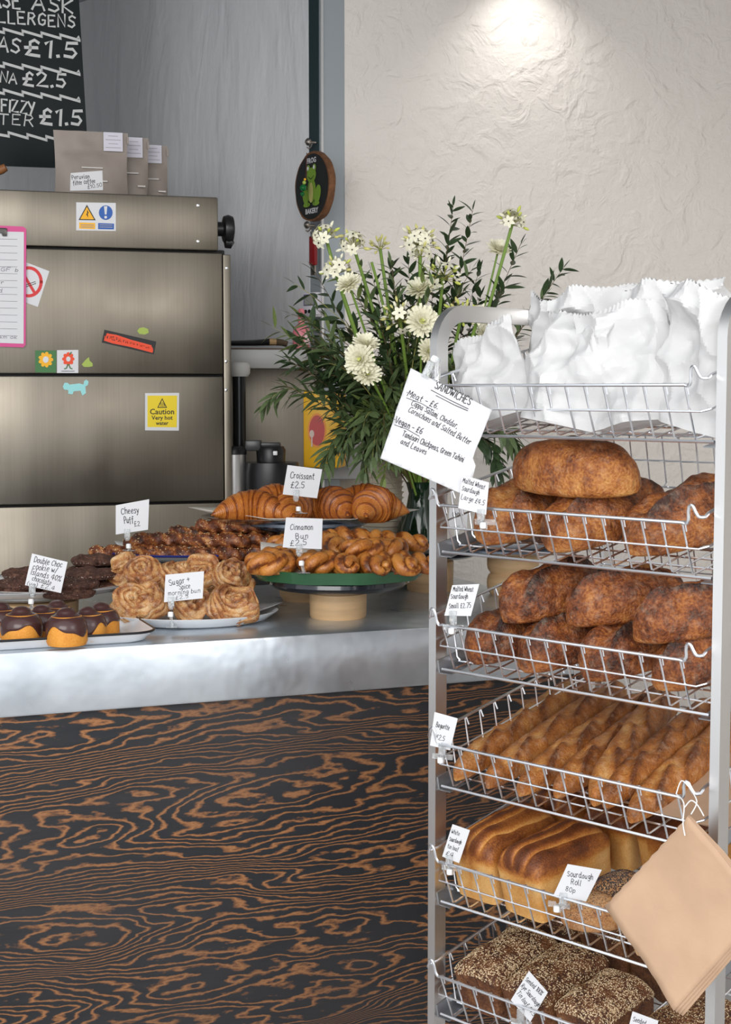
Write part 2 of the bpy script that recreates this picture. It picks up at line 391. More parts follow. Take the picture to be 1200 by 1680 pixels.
# ceiling spotlight that washes the plaster wall
sp = at(880, -60, 4.70)
lamp = empty('spotlight', Matrix.Translation((sp.x, sp.y, CEIL)), 'small round white ceiling spotlight above the plaster wall', 'lamp')
MB().lathe([(.055, 0), (.055, -.02), (.04, -.06), (.034, -.06)], 24).obj('housing', white_plastic, lamp)
MB().lathe([(.001, -.056), (.03, -.056)], 20).obj('bulb', mat('spot_bulb', (1, .96, .9), .5, emit=12), lamp)
sd = bpy.data.lights.new('spot_beam', 'SPOT'); sd.energy = 9; sd.spot_size = R(110); sd.spot_blend = 1.0; sd.shadow_soft_size = .03; sd.color = (1, .97, .93)
so = bpy.data.objects.new('spot_beam', sd); COL.objects.link(so); so.parent = lamp; so.location = (0, 0, -.07)
so.rotation_euler = (R(14), 0, 0)

# ================================================================ COUNTER
pa = on_z(0, 1072, 1.0); pb = on_z(699, 1029, 1.0)
cdir = (pb - pa).normalized(); cyaw = math.degrees(math.atan2(cdir.y, cdir.x))
cn = V3((-cdir.y, cdir.x, 0))                               # away from the customer
MC = Matrix.Translation((pa.x, pa.y, 0)) @ Matrix.Rotation(R(cyaw), 4, 'Z')
C0, C1, CD = -.9, 1.28, .80
def cpt(p):                                                 # world -> counter coordinates
    return MC.inverted() @ p
# charred fir veneer
def fir():
    m, N, L, B = nodes('burnt_fir_veneer')
    tc = N.new('ShaderNodeTexCoord'); sx = N.new('ShaderNodeSeparateXYZ'); L.new(tc.outputs['Object'], sx.inputs[0])
    u, v = sx.outputs[0], sx.outputs[2]
    def ns(su, sv, detail, seed, rough=.5, dist=0):
        cb = N.new('ShaderNodeCombineXYZ'); L.new(math_n(N, L, 'MULTIPLY', u, su), cb.inputs[0]); L.new(math_n(N, L, 'MULTIPLY', v, sv), cb.inputs[1]); cb.inputs[2].default_value = seed
        t = N.new('ShaderNodeTexNoise'); t.inputs['Scale'].default_value = 1; t.inputs['Detail'].default_value = detail; t.inputs['Roughness'].default_value = rough; t.inputs['Distortion'].default_value = dist
        L.new(cb.outputs[0], t.inputs['Vector']); return t.outputs['Fac']
    big = ns(1.5, 8.0, 2.0, 3.7, .42, .2)
    mid = ns(13, 46, 2, 9.1)
    fine = ns(110, 300, 2, 1.3)
    g = math_n(N, L, 'MULTIPLY', big, 27.0)
    g = math_n(N, L, 'ADD', g, math_n(N, L, 'MULTIPLY', v, 62.0))
    g = math_n(N, L, 'ADD', g, math_n(N, L, 'MULTIPLY', mid, 2.2))
    g = math_n(N, L, 'ADD', g, math_n(N, L, 'MULTIPLY', fine, .32))
    w = math_n(N, L, 'FRACT', g)
    r = ramp(N, [(0.0, (.012, .013, .016)), (.56, (.014, .015, .018)), (.66, (.16, .066, .026)), (.80, (.33, .145, .055)), (.91, (.17, .070, .028)), (1.0, (.014, .015, .018))])
    L.new(w, r.inputs[0])
    patch = ns(1.6, 3.0, 3, 21.0)
    mx = N.new('ShaderNodeMixRGB'); rp = ramp(N, [(.4, (0, 0, 0)), (.7, (.45, .45, .45))]); L.new(patch, rp.inputs[0])
    L.new(rp.outputs[0], mx.inputs[0]); L.new(r.outputs[0], mx.inputs[1]); mx.inputs[2].default_value = (.045, .04, .04, 1)
    L.new(mx.outputs[0], B.inputs['Base Color']); B.inputs['Roughness'].default_value = .5; B.inputs['Specular IOR Level'].default_value = .4
    b = N.new('ShaderNodeBump'); b.inputs['Strength'].default_value = .25; b.inputs['Distance'].default_value = .002
    L.new(w, b.inputs['Height']); L.new(b.outputs[0], B.inputs['Normal'])
    return m
fir_m = fir()
ctr = empty('shop_counter', MC, 'long shop counter faced in dark charred wood with orange wavy grain', 'counter')
MB().box(((C0 + C1) / 2, .03, .445), (C1 - C0, .02, .86)).obj('front_panel', fir_m, ctr, smooth=False)
MB().box((C1 - .01, .42, .445), (.02, .76, .86)).obj('end_panel', fir_m, ctr, smooth=False)
MB().box(((C0 + C1) / 2 - .012, .41, .475), (C1 - C0 - .03, .73, .79)).obj('body', mat('dark_carcass', (.02, .02, .02), .7), ctr, smooth=False)
MB().box(((C0 + C1) / 2, .10, .04), (C1 - C0 - .04, .02, .08)).obj('plinth', mat('dark_carcass', (.02, .02, .02), .7), ctr, smooth=False)
def zinc(name):
    m, N, L, B = nodes(name)
    tc = N.new('ShaderNodeTexCoord')
    n1 = N.new('ShaderNodeTexNoise'); n1.inputs['Scale'].default_value = 7; n1.inputs['Detail'].default_value = 5; L.new(tc.outputs['Object'], n1.inputs['Vector'])
    n2 = N.new('ShaderNodeTexNoise'); n2.inputs['Scale'].default_value = 13; n2.inputs['Detail'].default_value = 2; L.new(tc.outputs['Object'], n2.inputs['Vector'])
    r = ramp(N, [(.35, (.53, .575, .62)), (.65, (.68, .725, .77))]); L.new(n1.outputs['Fac'], r.inputs[0]); L.new(r.outputs[0], B.inputs['Base Color'])
    rr = ramp(N, [(.3, (.26, .26, .26)), (.7, (.42, .42, .42))]); L.new(n2.outputs['Fac'], rr.inputs[0]); L.new(rr.outputs[0], B.inputs['Roughness'])
    B.inputs['Metallic'].default_value = .8
    b = N.new('ShaderNodeBump'); b.inputs['Strength'].default_value = .3; b.inputs['Distance'].default_value = .012
    L.new(n2.outputs['Fac'], b.inputs['Height']); L.new(b.outputs[0], B.inputs['Normal'])
    return m
zinc_m = zinc('dented_zinc')
ztop = empty('zinc_worktop', MC, 'thick zinc-clad worktop with a dented pale metal front edge, under the pastries', 'worktop')
mb = MB(); mb.box(((C0 + C1) / 2, CD / 2 - .0, .937), (C1 - C0 + .06, CD + .0, .126))
mb.obj('metal_cladding', zinc_m, ztop, bev=.006)

# ================================================================ STAINLESS APPLIANCE
FY = 16.5
f0 = at(0, 500, 4.04); f1 = at(379, 500, 4.216)
MF = Matrix.Translation((f1.x, f1.y, 0)) @ Matrix.Rotation(R(FY), 4, 'Z')     # x: right, y: back, origin at right front edge
PF = frame(V3((f1.x, f1.y, CAM_H)), FY)                                        # its front plane
def fz(py): return CAM_H + loc2(PF, 200, py)[1]
def fx(px, py=500): return loc2(PF, px, py)[0]
def brushed(name, c, rough, streak=(60, 60, 1.2)):
    m, N, L, B = nodes(name)
    tc = N.new('ShaderNodeTexCoord'); mp = N.new('ShaderNodeMapping'); mp.inputs['Scale'].default_value = streak; L.new(tc.outputs['Object'], mp.inputs[0])
    n = N.new('ShaderNodeTexNoise'); n.inputs['Scale'].default_value = 3; n.inputs['Detail'].default_value = 6; L.new(mp.outputs[0], n.inputs['Vector'])
    n0 = N.new('ShaderNodeTexNoise'); n0.inputs['Scale'].default_value = 4; n0.inputs['Detail'].default_value = 3; L.new(tc.outputs['Object'], n0.inputs['Vector'])
    r = ramp(N, [(.3, tuple(x * .90 for x in c)), (.7, c)]); L.new(n.outputs['Fac'], r.inputs[0]); L.new(r.outputs[0], B.inputs['Base Color'])
    mp2 = N.new('ShaderNodeMapping'); mp2.inputs['Scale'].default_value = (5, 5, .35); L.new(tc.outputs['Object'], mp2.inputs[0])
    n5 = N.new('ShaderNodeTexNoise'); n5.inputs['Scale'].default_value = 1; n5.inputs['Detail'].default_value = 1; L.new(mp2.outputs[0], n5.inputs['Vector'])
    rr = ramp(N, [(.3, (rough * .8,) * 3), (.7, (rough * 1.25,) * 3)]); L.new(n0.outputs['Fac'], rr.inputs[0]); L.new(rr.outputs[0], B.inputs['Roughness'])
    B.inputs['Metallic'].default_value = 1
    b = N.new('ShaderNodeBump'); b.inputs['Strength'].default_value = .03; b.inputs['Distance'].default_value = .002
    L.new(n.outputs['Fac'], b.inputs['Height'])
    b5 = N.new('ShaderNodeBump'); b5.inputs['Strength'].default_value = .6; b5.inputs['Distance'].default_value = .02
    L.new(n5.outputs['Fac'], b5.inputs['Height']); L.new(b.outputs[0], b5.inputs['Normal']); L.new(b5.outputs[0], B.inputs['Normal'])
    return m
ap_m = brushed('brushed_stainless', (.235, .208, .168), .38)
ap_seam = mat('black_seam', (.008, .008, .008), .6)
app = empty('steel_kitchen_appliance', MF, 'tall brushed stainless kitchen appliance with stickers, behind the counter', 'appliance')
z412, z616, z828 = fz(411), fz(616), fz(827)
W_ = 1.05
def panel(name, x0, x1, z0, z1, d0=0, depth=.62, bev=.004):
    m = MB(); m.box(((x0 + x1) / 2, d0 + depth / 2, (z0 + z1) / 2), (x1 - x0, depth, z1 - z0)); return m.obj(name, ap_m, app, bev=bev)
xr2 = fx(358, 360)
panel('top_box', -W_, xr2, z412 + .006, fz(318), .0)
panel('core', -W_ + .01, -.012, .1, z412 + .01, .02, .59).data.materials[0] = ap_seam
xs = fx(367, 520)
panel('upper_door', -W_, xs - .002, z616 + .004, z412, 0, .03)
panel('middle_door', -W_, xs - .002, z828 + .003, z616 - .002, 0, .03)
panel('lower_door', -W_, xs - .002, .35, z828 - .002, 0, .03)
panel('side_flange', xs, 0, .12, z412 - .004, .0, .61, .002)
panel('base', -W_, xs - .002, .1, .345, 0, .03)
for px, py in ((325, 337), (325, 396), (372, 440), (371, 593), (371, 640)):
    x, y = loc2(PF, px, py)
    MB().lathe([(.0045, 0), (.004, .002), (.001, .003)], 10, Matrix.Rotation(R(90), 4, 'X')).obj('screw', steel_wire, app, Matrix.Translation((x, -.0005, CAM_H + y)))
# black knob on the right of the top box
kn = at(366, 376, 4.28)
kl = MF.inverted() @ kn
k = MB(); Mk = Matrix.Rotation(R(90), 4, 'Y')
k.lathe([(.02, -.03), (.02, .0), (.036, .004), (.04, .016), (.036, .028), (.012, .034)], 20, Mk)
k.lathe([(.001, .0), (.016, .004), (.017, .02), (.001, .03)], 14, Mk @ Matrix.Translation((.036, 0, .004)))
k.obj('side_knob', black_plastic, app, Matrix.Translation((xr2 + .025, kl.y, kl.z)))

# --- stickers (printed on the doors: parts of the appliance)
red_p = mat('red_print', (.62, .03, .03), .5); yel_p = mat('yellow_print', (.80, .60, .02), .5); amber_p = mat('amber_print', (.85, .42, .01), .5)
blue_p = mat('blue_print', (.02, .10, .38), .5); grn_p = mat('green_print', (.05, .17, .05), .5); teal_p = mat('holographic_teal', (.30, .66, .66), .3)
lime_p = mat('lime_print', (.35, .45, .08), .5); blk_p = mat('black_print', (.012, .012, .012), .5); redor_p = mat('red_orange_print', (.80, .07, .02), .5)
MPF = MF.inverted() @ PF                                     # sticker plane inside the appliance
LIFT = Matrix.Translation((0, 0, .0006))
def sticker(corners, m, label):
    mb = MB(); poly_px(mb, PF, corners, .0006, .0004); o = mb.obj('sticker', m, app, MPF, smooth=False, label=label); return o
def sub(o, name, m, fn):
    mb = MB(); fn(mb); return mb.obj(name, m, o, None, smooth=False)
Z1, Z2, Z3 = .0012, .0018, .0024
s = sticker([(125, 332), (190, 333), (190, 379), (125, 378)], white_paper, 'white warning sticker with yellow electricity triangle and blue exclamation disc')
sub(s, 'triangle', blk_p, lambda b: poly_px(b, PF, [(142.5, 336), (157, 361.5), (129, 361)], .0004, Z1))
sub(s, 'triangle_fill', amber_p, lambda b: poly_px(b, PF, [(142.5, 339.5), (154.3, 360), (131.5, 359.6)], .0004, Z2))
sub(s, 'lightning_bolt', blk_p, lambda b: poly_px(b, PF, [(143, 344), (145.5, 350), (143.8, 350), (144.5, 357), (141, 351), (142.8, 351)], .0004, Z3))
sub(s, 'disc', blue_p, lambda b: disc_px(b, PF, 173.5, 349, 11.3, 12, z=Z1))
def ex(b):
    poly_px(b, PF, [(170.5, 338.5), (176, 338.5), (174.7, 352), (171.9, 352)], .0004, Z2); disc_px(b, PF, 173.3, 356.5, 2.3, z=Z2)
sub(s, 'exclamation_mark', white_paper, ex)
sub(s, 'amber_strip', amber_p, lambda b: poly_px(b, PF, [(130, 365), (156, 366), (156, 376), (130, 375)], .0004, Z1))
sub(s, 'blue_strip', blue_p, lambda b: poly_px(b, PF, [(161, 366), (187, 367), (187, 376.5), (161, 376)], .0004, Z1))
def strip_lines(b):
    for x0, x1 in ((133, 153), (164, 184)):
        for y in (369, 372.5): line_px(b, PF, [(x0, y), (x1, y + .4)], .0022, Z2)
sub(s, 'small_print', mat('grey_print', (.3, .28, .3), .6), strip_lines)
s = sticker([(238, 645), (294, 644.5), (293.5, 706.5), (238, 706)], white_paper, 'yellow and white hot water caution sticker')
sub(s, 'yellow_field', yel_p, lambda b: poly_px(b, PF, [(242, 649), (290.5, 649), (290, 701), (242, 700.5)], .0004, Z1))
sub(s, 'triangle', blk_p, lambda b: poly_px(b, PF, [(266, 653), (274, 669), (258, 669)], .0004, Z2))
sub(s, 'triangle_fill', yel_p, lambda b: poly_px(b, PF, [(266, 656), (271.8, 667.8), (260.2, 667.8)], .0003, Z3))
def steam(b):
    for x in (263.8, 266.4, 269): line_px(b, PF, [(x, 660), (x - 1, 662.5), (x + .8, 664.5), (x, 667)], .0017, Z3 + .0004)
sub(s, 'steam_mark', blk_p, steam)
def ptext(o, body, cx, by, size_px, m, yaw=0, bold=0.0, z=Z2):
    x, y = loc2(PF, cx, by); sc = hypot(*(a - b for a, b in zip(loc2(PF, cx, by), loc2(PF, cx, by - 10)))) / 10
    me = print_mesh('lettering', body, size_px * sc, m, bold=bold * sc)
    inst('lettering', me, o, Matrix.Translation((x, y, z)) @ Matrix.Rotation(R(yaw), 4, 'Z'))
ptext(s, 'Caution', 266, 679.5, 12.6, blk_p, bold=.22)
ptext(s, 'Very hot', 266, 688.5, 9.6, blk_p, bold=.22)
ptext(s, 'water', 266, 697, 8.6, blk_p, bold=.22)
s = sticker([(34, 427), (81, 445), (62, 503.5), (15, 487)], white_paper, 'tilted white no-smoking sticker with a red ring')
def nosm(b):
    pts = [(47 + 20.5 * cos(a), 462.5 + 23 * sin(a)) for a in [2 * pi * i / 28 for i in range(29)]]
    line_px(b, PF, pts, .0085, Z1); line_px(b, PF, [(35, 444), (57, 481)], .0075, Z1 + .0003)
sub(s, 'prohibition_ring', red_p, nosm)
sub(s, 'cigarette', blk_p, lambda b: line_px(b, PF, [(32, 471), (58, 462), (59, 465), (33, 474), (32, 471)], .0016, Z2))
s = sticker([(57.5, 575), (92.5, 575), (92, 611.5), (58, 611)], grn_p, 'green square sticker with a yellow daisy')
sub(s, 'petals', amber_p, lambda b: [disc_px(b, PF, 75 + 8 * cos(a), 590 + 8.6 * sin(a), 4.4, 3.2, z=Z1 + .0001 * i, rot=a) for i, a in enumerate([2 * pi * i / 9 for i in range(9)])])
sub(s, 'flower_centre', white_paper, lambda b: disc_px(b, PF, 75, 590, 4.8, 5.4, z=Z3))
s = sticker([(93.5, 574.5), (128.5, 574), (128.5, 612), (93.5, 612)], white_paper, 'white square sticker with a red flower')
sub(s, 'petals', redor_p, lambda b: [disc_px(b, PF, 112 + 6 * cos(a), 589 + 7 * sin(a), 4.2, 3.2, z=Z1 + .0001 * i, rot=a) for i, a in enumerate([2 * pi * i / 8 for i in range(8)])])
sub(s, 'flower_centre', white_paper, lambda b: disc_px(b, PF, 112, 589, 3.6, 4.2, z=Z3))
for pts_ in ([(111, 598), (109, 604), (106, 605)], [(113, 598), (115, 604), (118, 605)], [(114, 582), (117, 578)]):
    sub(s, 'stalk', grn_p, lambda b: line_px(b, PF, pts_, .003, Z3))
sub(s, 'small_print', blk_p, lambda b: line_px(b, PF, [(101, 609), (122, 609)], .0016, Z1))
s = sticker([(171.5, 541), (256.5, 560.5), (252.5, 581.5), (167, 562)], blk_p, 'tilted black strip sticker with red flowing script')
def scrawl(b):
    rn = random.Random(5); p = []
    for i in range(60):
        t = i / 59; x = 173 + 77 * t; y = 552 + 19.5 * t
        p.append((x + 1.6 * sin(i * 2.2), y + (5.2 if i < 6 else 3.4) * sin(i * 1.45 + rn.uniform(-.4, .4))))
    line_px(b, PF, p, .0052, Z1)
    line_px(b, PF, [(173, 557), (185, 561), (215, 567), (249, 576)], .008, Z1 + .0004)
    line_px(b, PF, [(176, 549), (190, 551), (214, 559), (247, 568)], .006, Z1 + .0006)
sub(s, 'script', redor_p, scrawl)
dog = [(103, 634), (106, 628), (111, 628), (114, 631), (130, 629), (137, 631), (138, 625), (142, 623), (145.5, 626), (144, 632), (140, 634), (141, 645), (135, 649), (132, 641), (121, 642), (119, 647), (112, 646), (112, 640), (105, 639)]
sticker(dog, teal_p, 'shiny turquoise sticker in the outline of a small animal')
sticker([(134, 598), (139, 592), (143, 588), (146, 586), (147, 592), (152, 596), (152, 601), (146, 602), (138, 602)], lime_p, 'small lime green sticker beside the red flower sticker')
sticker([(225, 543), (229, 538), (236, 537), (243, 540), (244, 546), (238, 549), (229, 548)], lime_p, 'small lime green sticker above the black strip sticker')

# --- clipboard hung on the appliance
pink = mat('magenta_plastic', (.62, .06, .24), .35)
MCB = PF @ Matrix.Translation((0, 0, .006))
cb = empty('clipboard', MCB @ Matrix.Translation((*loc2(MCB, -20, 570), 0)), 'magenta clipboard with a handwritten sheet, hung on the steel appliance', 'clipboard')
MQ = cb.matrix_world.copy() if False else MCB @ Matrix.Translation((*loc2(MCB, -20, 570), 0))
m_ = MB(); poly_px(m_, MQ, [(-80, 367), (38, 372), (43, 376), (42, 566), (38, 570), (-80, 566)], .004, 0); m_.obj('board', pink, cb, smooth=False)
m_ = MB(); poly_px(m_, MQ, [(-78, 378), (39, 381), (38.5, 564), (-78, 560)], .0008, .0045); sh = m_.obj('sheet', white_paper, cb, smooth=False)
m_ = MB()
for i in range(15):
    y = 393 + i * 11.3; line_px(m_, MQ, [(-70, y - 2), (28, y)], .0009, .0056)
write(m_, MQ, 'cakes GF 3b', (-40, 443), (29, 446), 6, z=.0058); write(m_, MQ, 'order', (-30, 464), (6, 466), 6, z=.0058); write(m_, MQ, 'bread', (-30, 478), (3, 480), 6, z=.0058); write(m_, MQ, 'trays am ok', (-40, 554), (27, 556), 5, z=.0058)
m_.obj('lettering', mat('soft_ink', (.12, .12, .14), .6), sh, smooth=False)
m_ = MB(); poly_px(m_, MQ, [(-46, 372), (11, 375), (11, 388), (4, 388), (2, 383), (-46, 381)], .006, .005); m_.obj('clip', mat('dark_clip_metal', (.09, .085, .08), .3, .9), cb, bev=.001)

# --- coffee bags on top of the appliance
ztop_a = fz(318)
bag_m = mat('taupe_coffee_bag', (.33, .28, .245), .5, noise_s=9, noise_a=.16, bump=.5, bump_s=22)
def coffee_bag(px0, px1, dy, ytop, label, w_px, lab):
    Mb = MF @ Matrix.Translation((fx((px0 + px1) / 2, 318), dy, ztop_a))
    o = empty('coffee_bag', Mb, label, 'coffee bag', 'coffee bags on the appliance')
    sc = (4.25 + dy) / F_PX; W = (px1 - px0) * sc / cos(R(FY)); Hh = (322 - ytop) * sc
    n, mrows = 14, 22; vs = []; fs = []
    for side in (-1, 1):
        for j in range(mrows + 1):
            t = j / mrows; th = .042 * max(0, 1 - t / .72) ** .6 + .0032
            for i in range(n + 1):
                x = (i / n - .5) * W * (1 - .04 * sin(pi * t)); e = 1 - abs(2 * i / n - 1) ** 3
                y = side * (.001 + th * e * .8) + .006 * noise.noise((x * 22, t * 5, side * 3 + px0)) * e
                vs.append((x, y, t * Hh))
    q = (n + 1) * (mrows + 1)
    for s_ in range(2):
        for j in range(mrows):
            for i in range(n):
                a = s_ * q + j * (n + 1) + i; fs.append((a, a + 1, a + n + 2, a + n + 1))
    for j in range(mrows):
        for i in (0, n):
            a = j * (n + 1) + i; fs.append((a, a + n + 1, q + a + n + 1, q + a))
    for j in (0, mrows):
        for i in range(n):
            a = j * (n + 1) + i; fs.append((a, a + 1, q + a + 1, q + a))
    MB().add(vs, fs).obj('bag', bag_m, o)
    yf = -.009
    b = MB(); b.box((W * .5 - lab[0] * sc, yf, Hh - lab[1] * sc), (lab[2] * sc, .0012, lab[3] * sc)); l = b.obj('label', mat('lilac_white_label', (.66, .64, .72), .6), o, smooth=False)
    b = MB()
    for k in range(4): b.box((W * .5 - lab[0] * sc, yf - .001, Hh - lab[1] * sc + (9 - 6 * k) * sc), (lab[2] * sc * (.8 if k % 2 else .5), .0006, .0013))
    b.obj('small_print', mat('grey_print', (.3, .28, .3), .6), l, smooth=False)
    b = MB(); b.box((W * .5 - .0015, -.0045, Hh * .9), (.006, .002, .02)); b.obj('tear_notch', bag_m, o, smooth=False)
    pp = mat('pale_print', (.62, .58, .55), .5)
    zz = Hh * .5
    MB().box((0, -.0255, zz), (min(.06, W * .4), .002, .0035)).obj('emblem', pp, o, smooth=False)
    for xx in (-.03, .03):
        MB().box((xx, -.0325, Hh * .32), (.022, .003, .004)).obj('printed_dash', pp, o, smooth=False)
    return o
coffee_bag(116, 227, .30, 207, 'taupe coffee bag nearest the chalkboard, a handwritten card leaning on it', 109, (24, 15, 30, 29))
coffee_bag(216, 274, .38, 208, 'middle taupe coffee bag of the three on the steel appliance', 58, (24, 16, 28, 31))
coffee_bag(262, 316, .46, 214, 'rightmost taupe coffee bag, against the grey wall', 54, (24, 14, 27, 28))
Mcc = frame(at(142, 297, 4.18), FY, -8, 0)
cc = empty('price_card', Mcc, 'white handwritten filter coffee card leaning on the coffee bag', 'price card')
b = MB(); poly_px(b, Mcc, [(116, 284), (168, 280), (169, 312), (115, 313)], .0006); c_ = b.obj('card', white_paper, cc, smooth=False)
b = MB(); write(b, Mcc, 'Peruvian', (118, 295), (147, 292), 7); write(b, Mcc, 'filter coffee', (120, 304), (156, 300), 7); write(b, Mcc, '£10.50', (144, 310), (167, 306), 6); b.obj('lettering', ink, c_, smooth=False)
# red-brown tray under the bags
b = MB(); b.box((0, 0, .002), (.11, .10, .004)); b.obj('red_mat', mat('red_mat', (.30, .03, .02), .5), None, MF @ Matrix.Translation((fx(192, 318), .27, ztop_a)), label='thin red mat under the coffee bag on the appliance', cat='mat')

# ================================================================ CHALKBOARD
MB_ = frame(at(146, 277, 4.75), 35, 0, 2.8)
chb = empty('chalkboard', MB_, 'black menu board with white hand-painted prices, above the appliance', 'chalkboard')
chalk = mat('white_chalk_paint', (.72, .73, .72), .8)
b = MB(); q = loc2(MB_, 136, 0); b.prism([(0, 0), (0, 1.05), (-.62, 1.05), (-.62, 0)], .012, -.012); bo = b.obj('board', mat('blackboard', (.010, .016, .018), .45), chb, smooth=False)
b = MB(); kw = dict(pen=.17, z=.001, smooth=False)
write(b, MB_, 'PLEASE', (-62, 8), (32, 14), 24, **kw); write(b, MB_, 'ASK', (53, 16), (119, 22), 22, **kw)
write(b, MB_, 'ALLERGENS', (-22, 36), (122, 45), 20, **kw)
write(b, MB_, 'AS', (-4, 84), (30, 88), 22, **kw); write(b, MB_, '£1.5', (40, 90), (126, 96), 26, pen=.2, z=.001, smooth=False)
write(b, MB_, 'NA', (-1, 134), (27, 137), 17, **kw); write(b, MB_, '£2.5', (37, 139), (107, 144), 22, pen=.2, z=.001, smooth=False)
write(b, MB_, 'FIZZY', (1, 182), (57, 187), 20, **kw)
write(b, MB_, 'WATER', (-46, 200), (53, 207), 18, pen=.13, z=.001, smooth=False); write(b, MB_, '£1.5', (65, 203), (134, 206), 25, pen=.2, z=.001, smooth=False)
for y0, xs_ in ((48, -8), (104, -14), (148, -6), (218, -20)):
    p = [(-40, y0 - 4)]
    for i in range(5):
        x = -10 + i * 31 + (8 if y0 > 200 else 0); y = y0 + i * 3.2
        p += [(x + 18, y + 6), (x + 14, y - 1)]
    p += [(127, y0 + 15)]
    line_px(b, MB_, p, .008, .001)
b.obj('lettering', chalk, bo, smooth=False)
# brown thing at the frame edge below the board: end of a wooden handle
b = MB(); b.tube([(-.26, 0, -.085), (-.04, 0, 0), (.0, 0, .014), (.012, 0, .02)], lambda t: .017 - .006 * t, 10)
b.obj('wooden_paddle_handle', mat('brown_handle', (.30, .12, .04), .5), None, Matrix.Translation(at(3, 286, 4.45)), label='end of a brown wooden handle at the left edge above the appliance', cat='handle')
# ================================================================ THINGS ON THE COLUMN AND BACK WALL
MS = frame(at(512, 306, 4.62), -58)
bark = mat('bark_edge', (.20, .085, .035), .8, noise_s=60, noise_a=.5)
sgn = empty('round_wall_sign', MS, 'round black wood-slice bakery sign with a green frog, hung on the column', 'sign')
RS = .104
b = MB(); b.lathe([(.001, -.022), (RS * .98, -.022), (RS * 1.0, -.012), (RS * .985, 0), (.001, 0)], 48, wob=lambda a, r: 1 + .012 * sin(5 * a) + .008 * sin(11 * a)); b.obj('wood_slice', bark, sgn)
b = MB(); b.lathe([(.001, .0008), (RS * .93, .0008), (RS * .93, 0)], 48); fc = b.obj('black_face', mat('sign_black', (.012, .013, .013), .5), sgn)
frog_g = mat('frog_green', (.17, .30, .03), .6); frog_b = mat('frog_belly', (.45, .42, .14), .6)
def ell(b, cx, cy, rx, ry, z, rot=0, n=22):
    b.prism([(cx + cos(2 * pi * k / n) * rx * cos(rot) - sin(2 * pi * k / n) * ry * sin(rot), cy + cos(2 * pi * k / n) * rx * sin(rot) + sin(2 * pi * k / n) * ry * cos(rot)) for k in range(n)], .0004, z)
b = MB()
for i, e in enumerate([(0, -.012, .024, .036, 0), (-.036, -.026, .017, .028, .35), (.036, -.026, .017, .028, -.35), (0, .034, .027, .022, 0), (-.018, .054, .010, .011, 0), (.018, .054, .010, .011, 0), (-.028, -.052, .020, .007, 0), (.028, -.052, .020, .007, 0)]): ell(b, e[0], e[1], e[2], e[3], .001 + .0002 * i, e[4])
b.obj('frog', frog_g, fc, smooth=False)
b = MB(); ell(b, 0, -.018, .013, .030, .0032); b.obj('frog_belly', frog_b, fc, smooth=False)
b = MB(); ribbon(b, smooth_pts([(-.016, .030), (0, .022), (.016, .030)]), .0022, .0034); b.obj('frog_smile', blk_p, fc, smooth=False)
for cx in (-.018, .018):
    b = MB(); ribbon(b, [(cx, -.04), (cx, -.056)], .0018, .0034); b.obj('leg_line', blk_p, fc, smooth=False)
for cx in (-.018, .018):
    b = MB(); ell(b, cx, .055, .005, .006, .0034); b.obj('frog_eye', white_paper, fc, smooth=False)
for body, y in (('FROG', .070), ('BAKERY', -.079)):
    inst('lettering', print_mesh('lettering', body, .021, white_paper, bold=.0006), fc, Matrix.Translation((0, y, .0012)))
# little green glass charm hanging over the sign
chm = empty('glass_charm', frame(at(502, 262, 4.585), -40), 'little green glass charm on a cord hanging over the frog sign', 'charm')
gg = mat('green_glass', (.01, .16, .04), .1, trans=.3)
b = MB(); b.tube([(.004, .02, 0), (.002, -.03, 0), (0, -.055, 0)], .0012, 5); b.obj('cord', mat('brown_cord', (.10, .03, .02), .7), chm)
for dx, dy, r, m in ((0, -.058, .004, amber_p), (-.003, -.067, .006, lime_p), (-.006, -.082, .011, gg), (-.010, -.100, .007, gg)):
    MB().lathe([(.001, -r), (r * .7, -r * .7), (r, 0), (r * .7, r * .7), (.001, r)], 12).obj('bead', m, chm, Matrix.Translation((dx, dy, .004)))
hook_m = mat('aged_nickel', (.45, .40, .36), .3, 1)
def hook(px, py, Y, label):
    b = MB(); b.lathe([(.004, 0), (.004, .018), (.011, .022), (.012, .028), (.006, .034), (.001, .035)], 14)
    b.tube([(0, -.004, .012), (0, -.014, .016), (0, -.02, .024), (0, -.016, .03)], .002, 6)
    b.obj('wall_hook', hook_m, None, frame(at(px, py, Y), -59), label=label, cat='hook')
hook(518, 234, 4.71, 'small metal knob hook on the column above the round sign')
hook(516, 370, 4.71, 'small metal knob hook on the column below the round sign')
# red penknife-like tool on a ring
MK = frame(at(514, 376, 4.64), -50)
tool = empty('red_hanging_tool', MK, 'slim red tool hanging from the hook under the round sign', 'tool')
b = MB(); b.tube([(.012 * sin(a), .012 * cos(a) - .004, 0) for a in [2 * pi * i / 14 for i in range(14)]], .0016, 6, closed=True); b.obj('ring', hook_m, tool)
b = MB(); b.box((0, -.064, 0), (.030, .088, .012)); b.obj('handle', mat('dark_red_enamel', (.22, .012, .016), .3), tool, bev=.004)
b = MB(); b.box((0, -.122, 0), (.022, .03, .006)); b.obj('metal_tip', hook_m, tool, bev=.002)
b = MB(); b.box((0, -.024, .007), (.006, .004, .002)); b.box((0, -.104, .007), (.006, .004, .002)); b.obj('rivet', hook_m, tool)
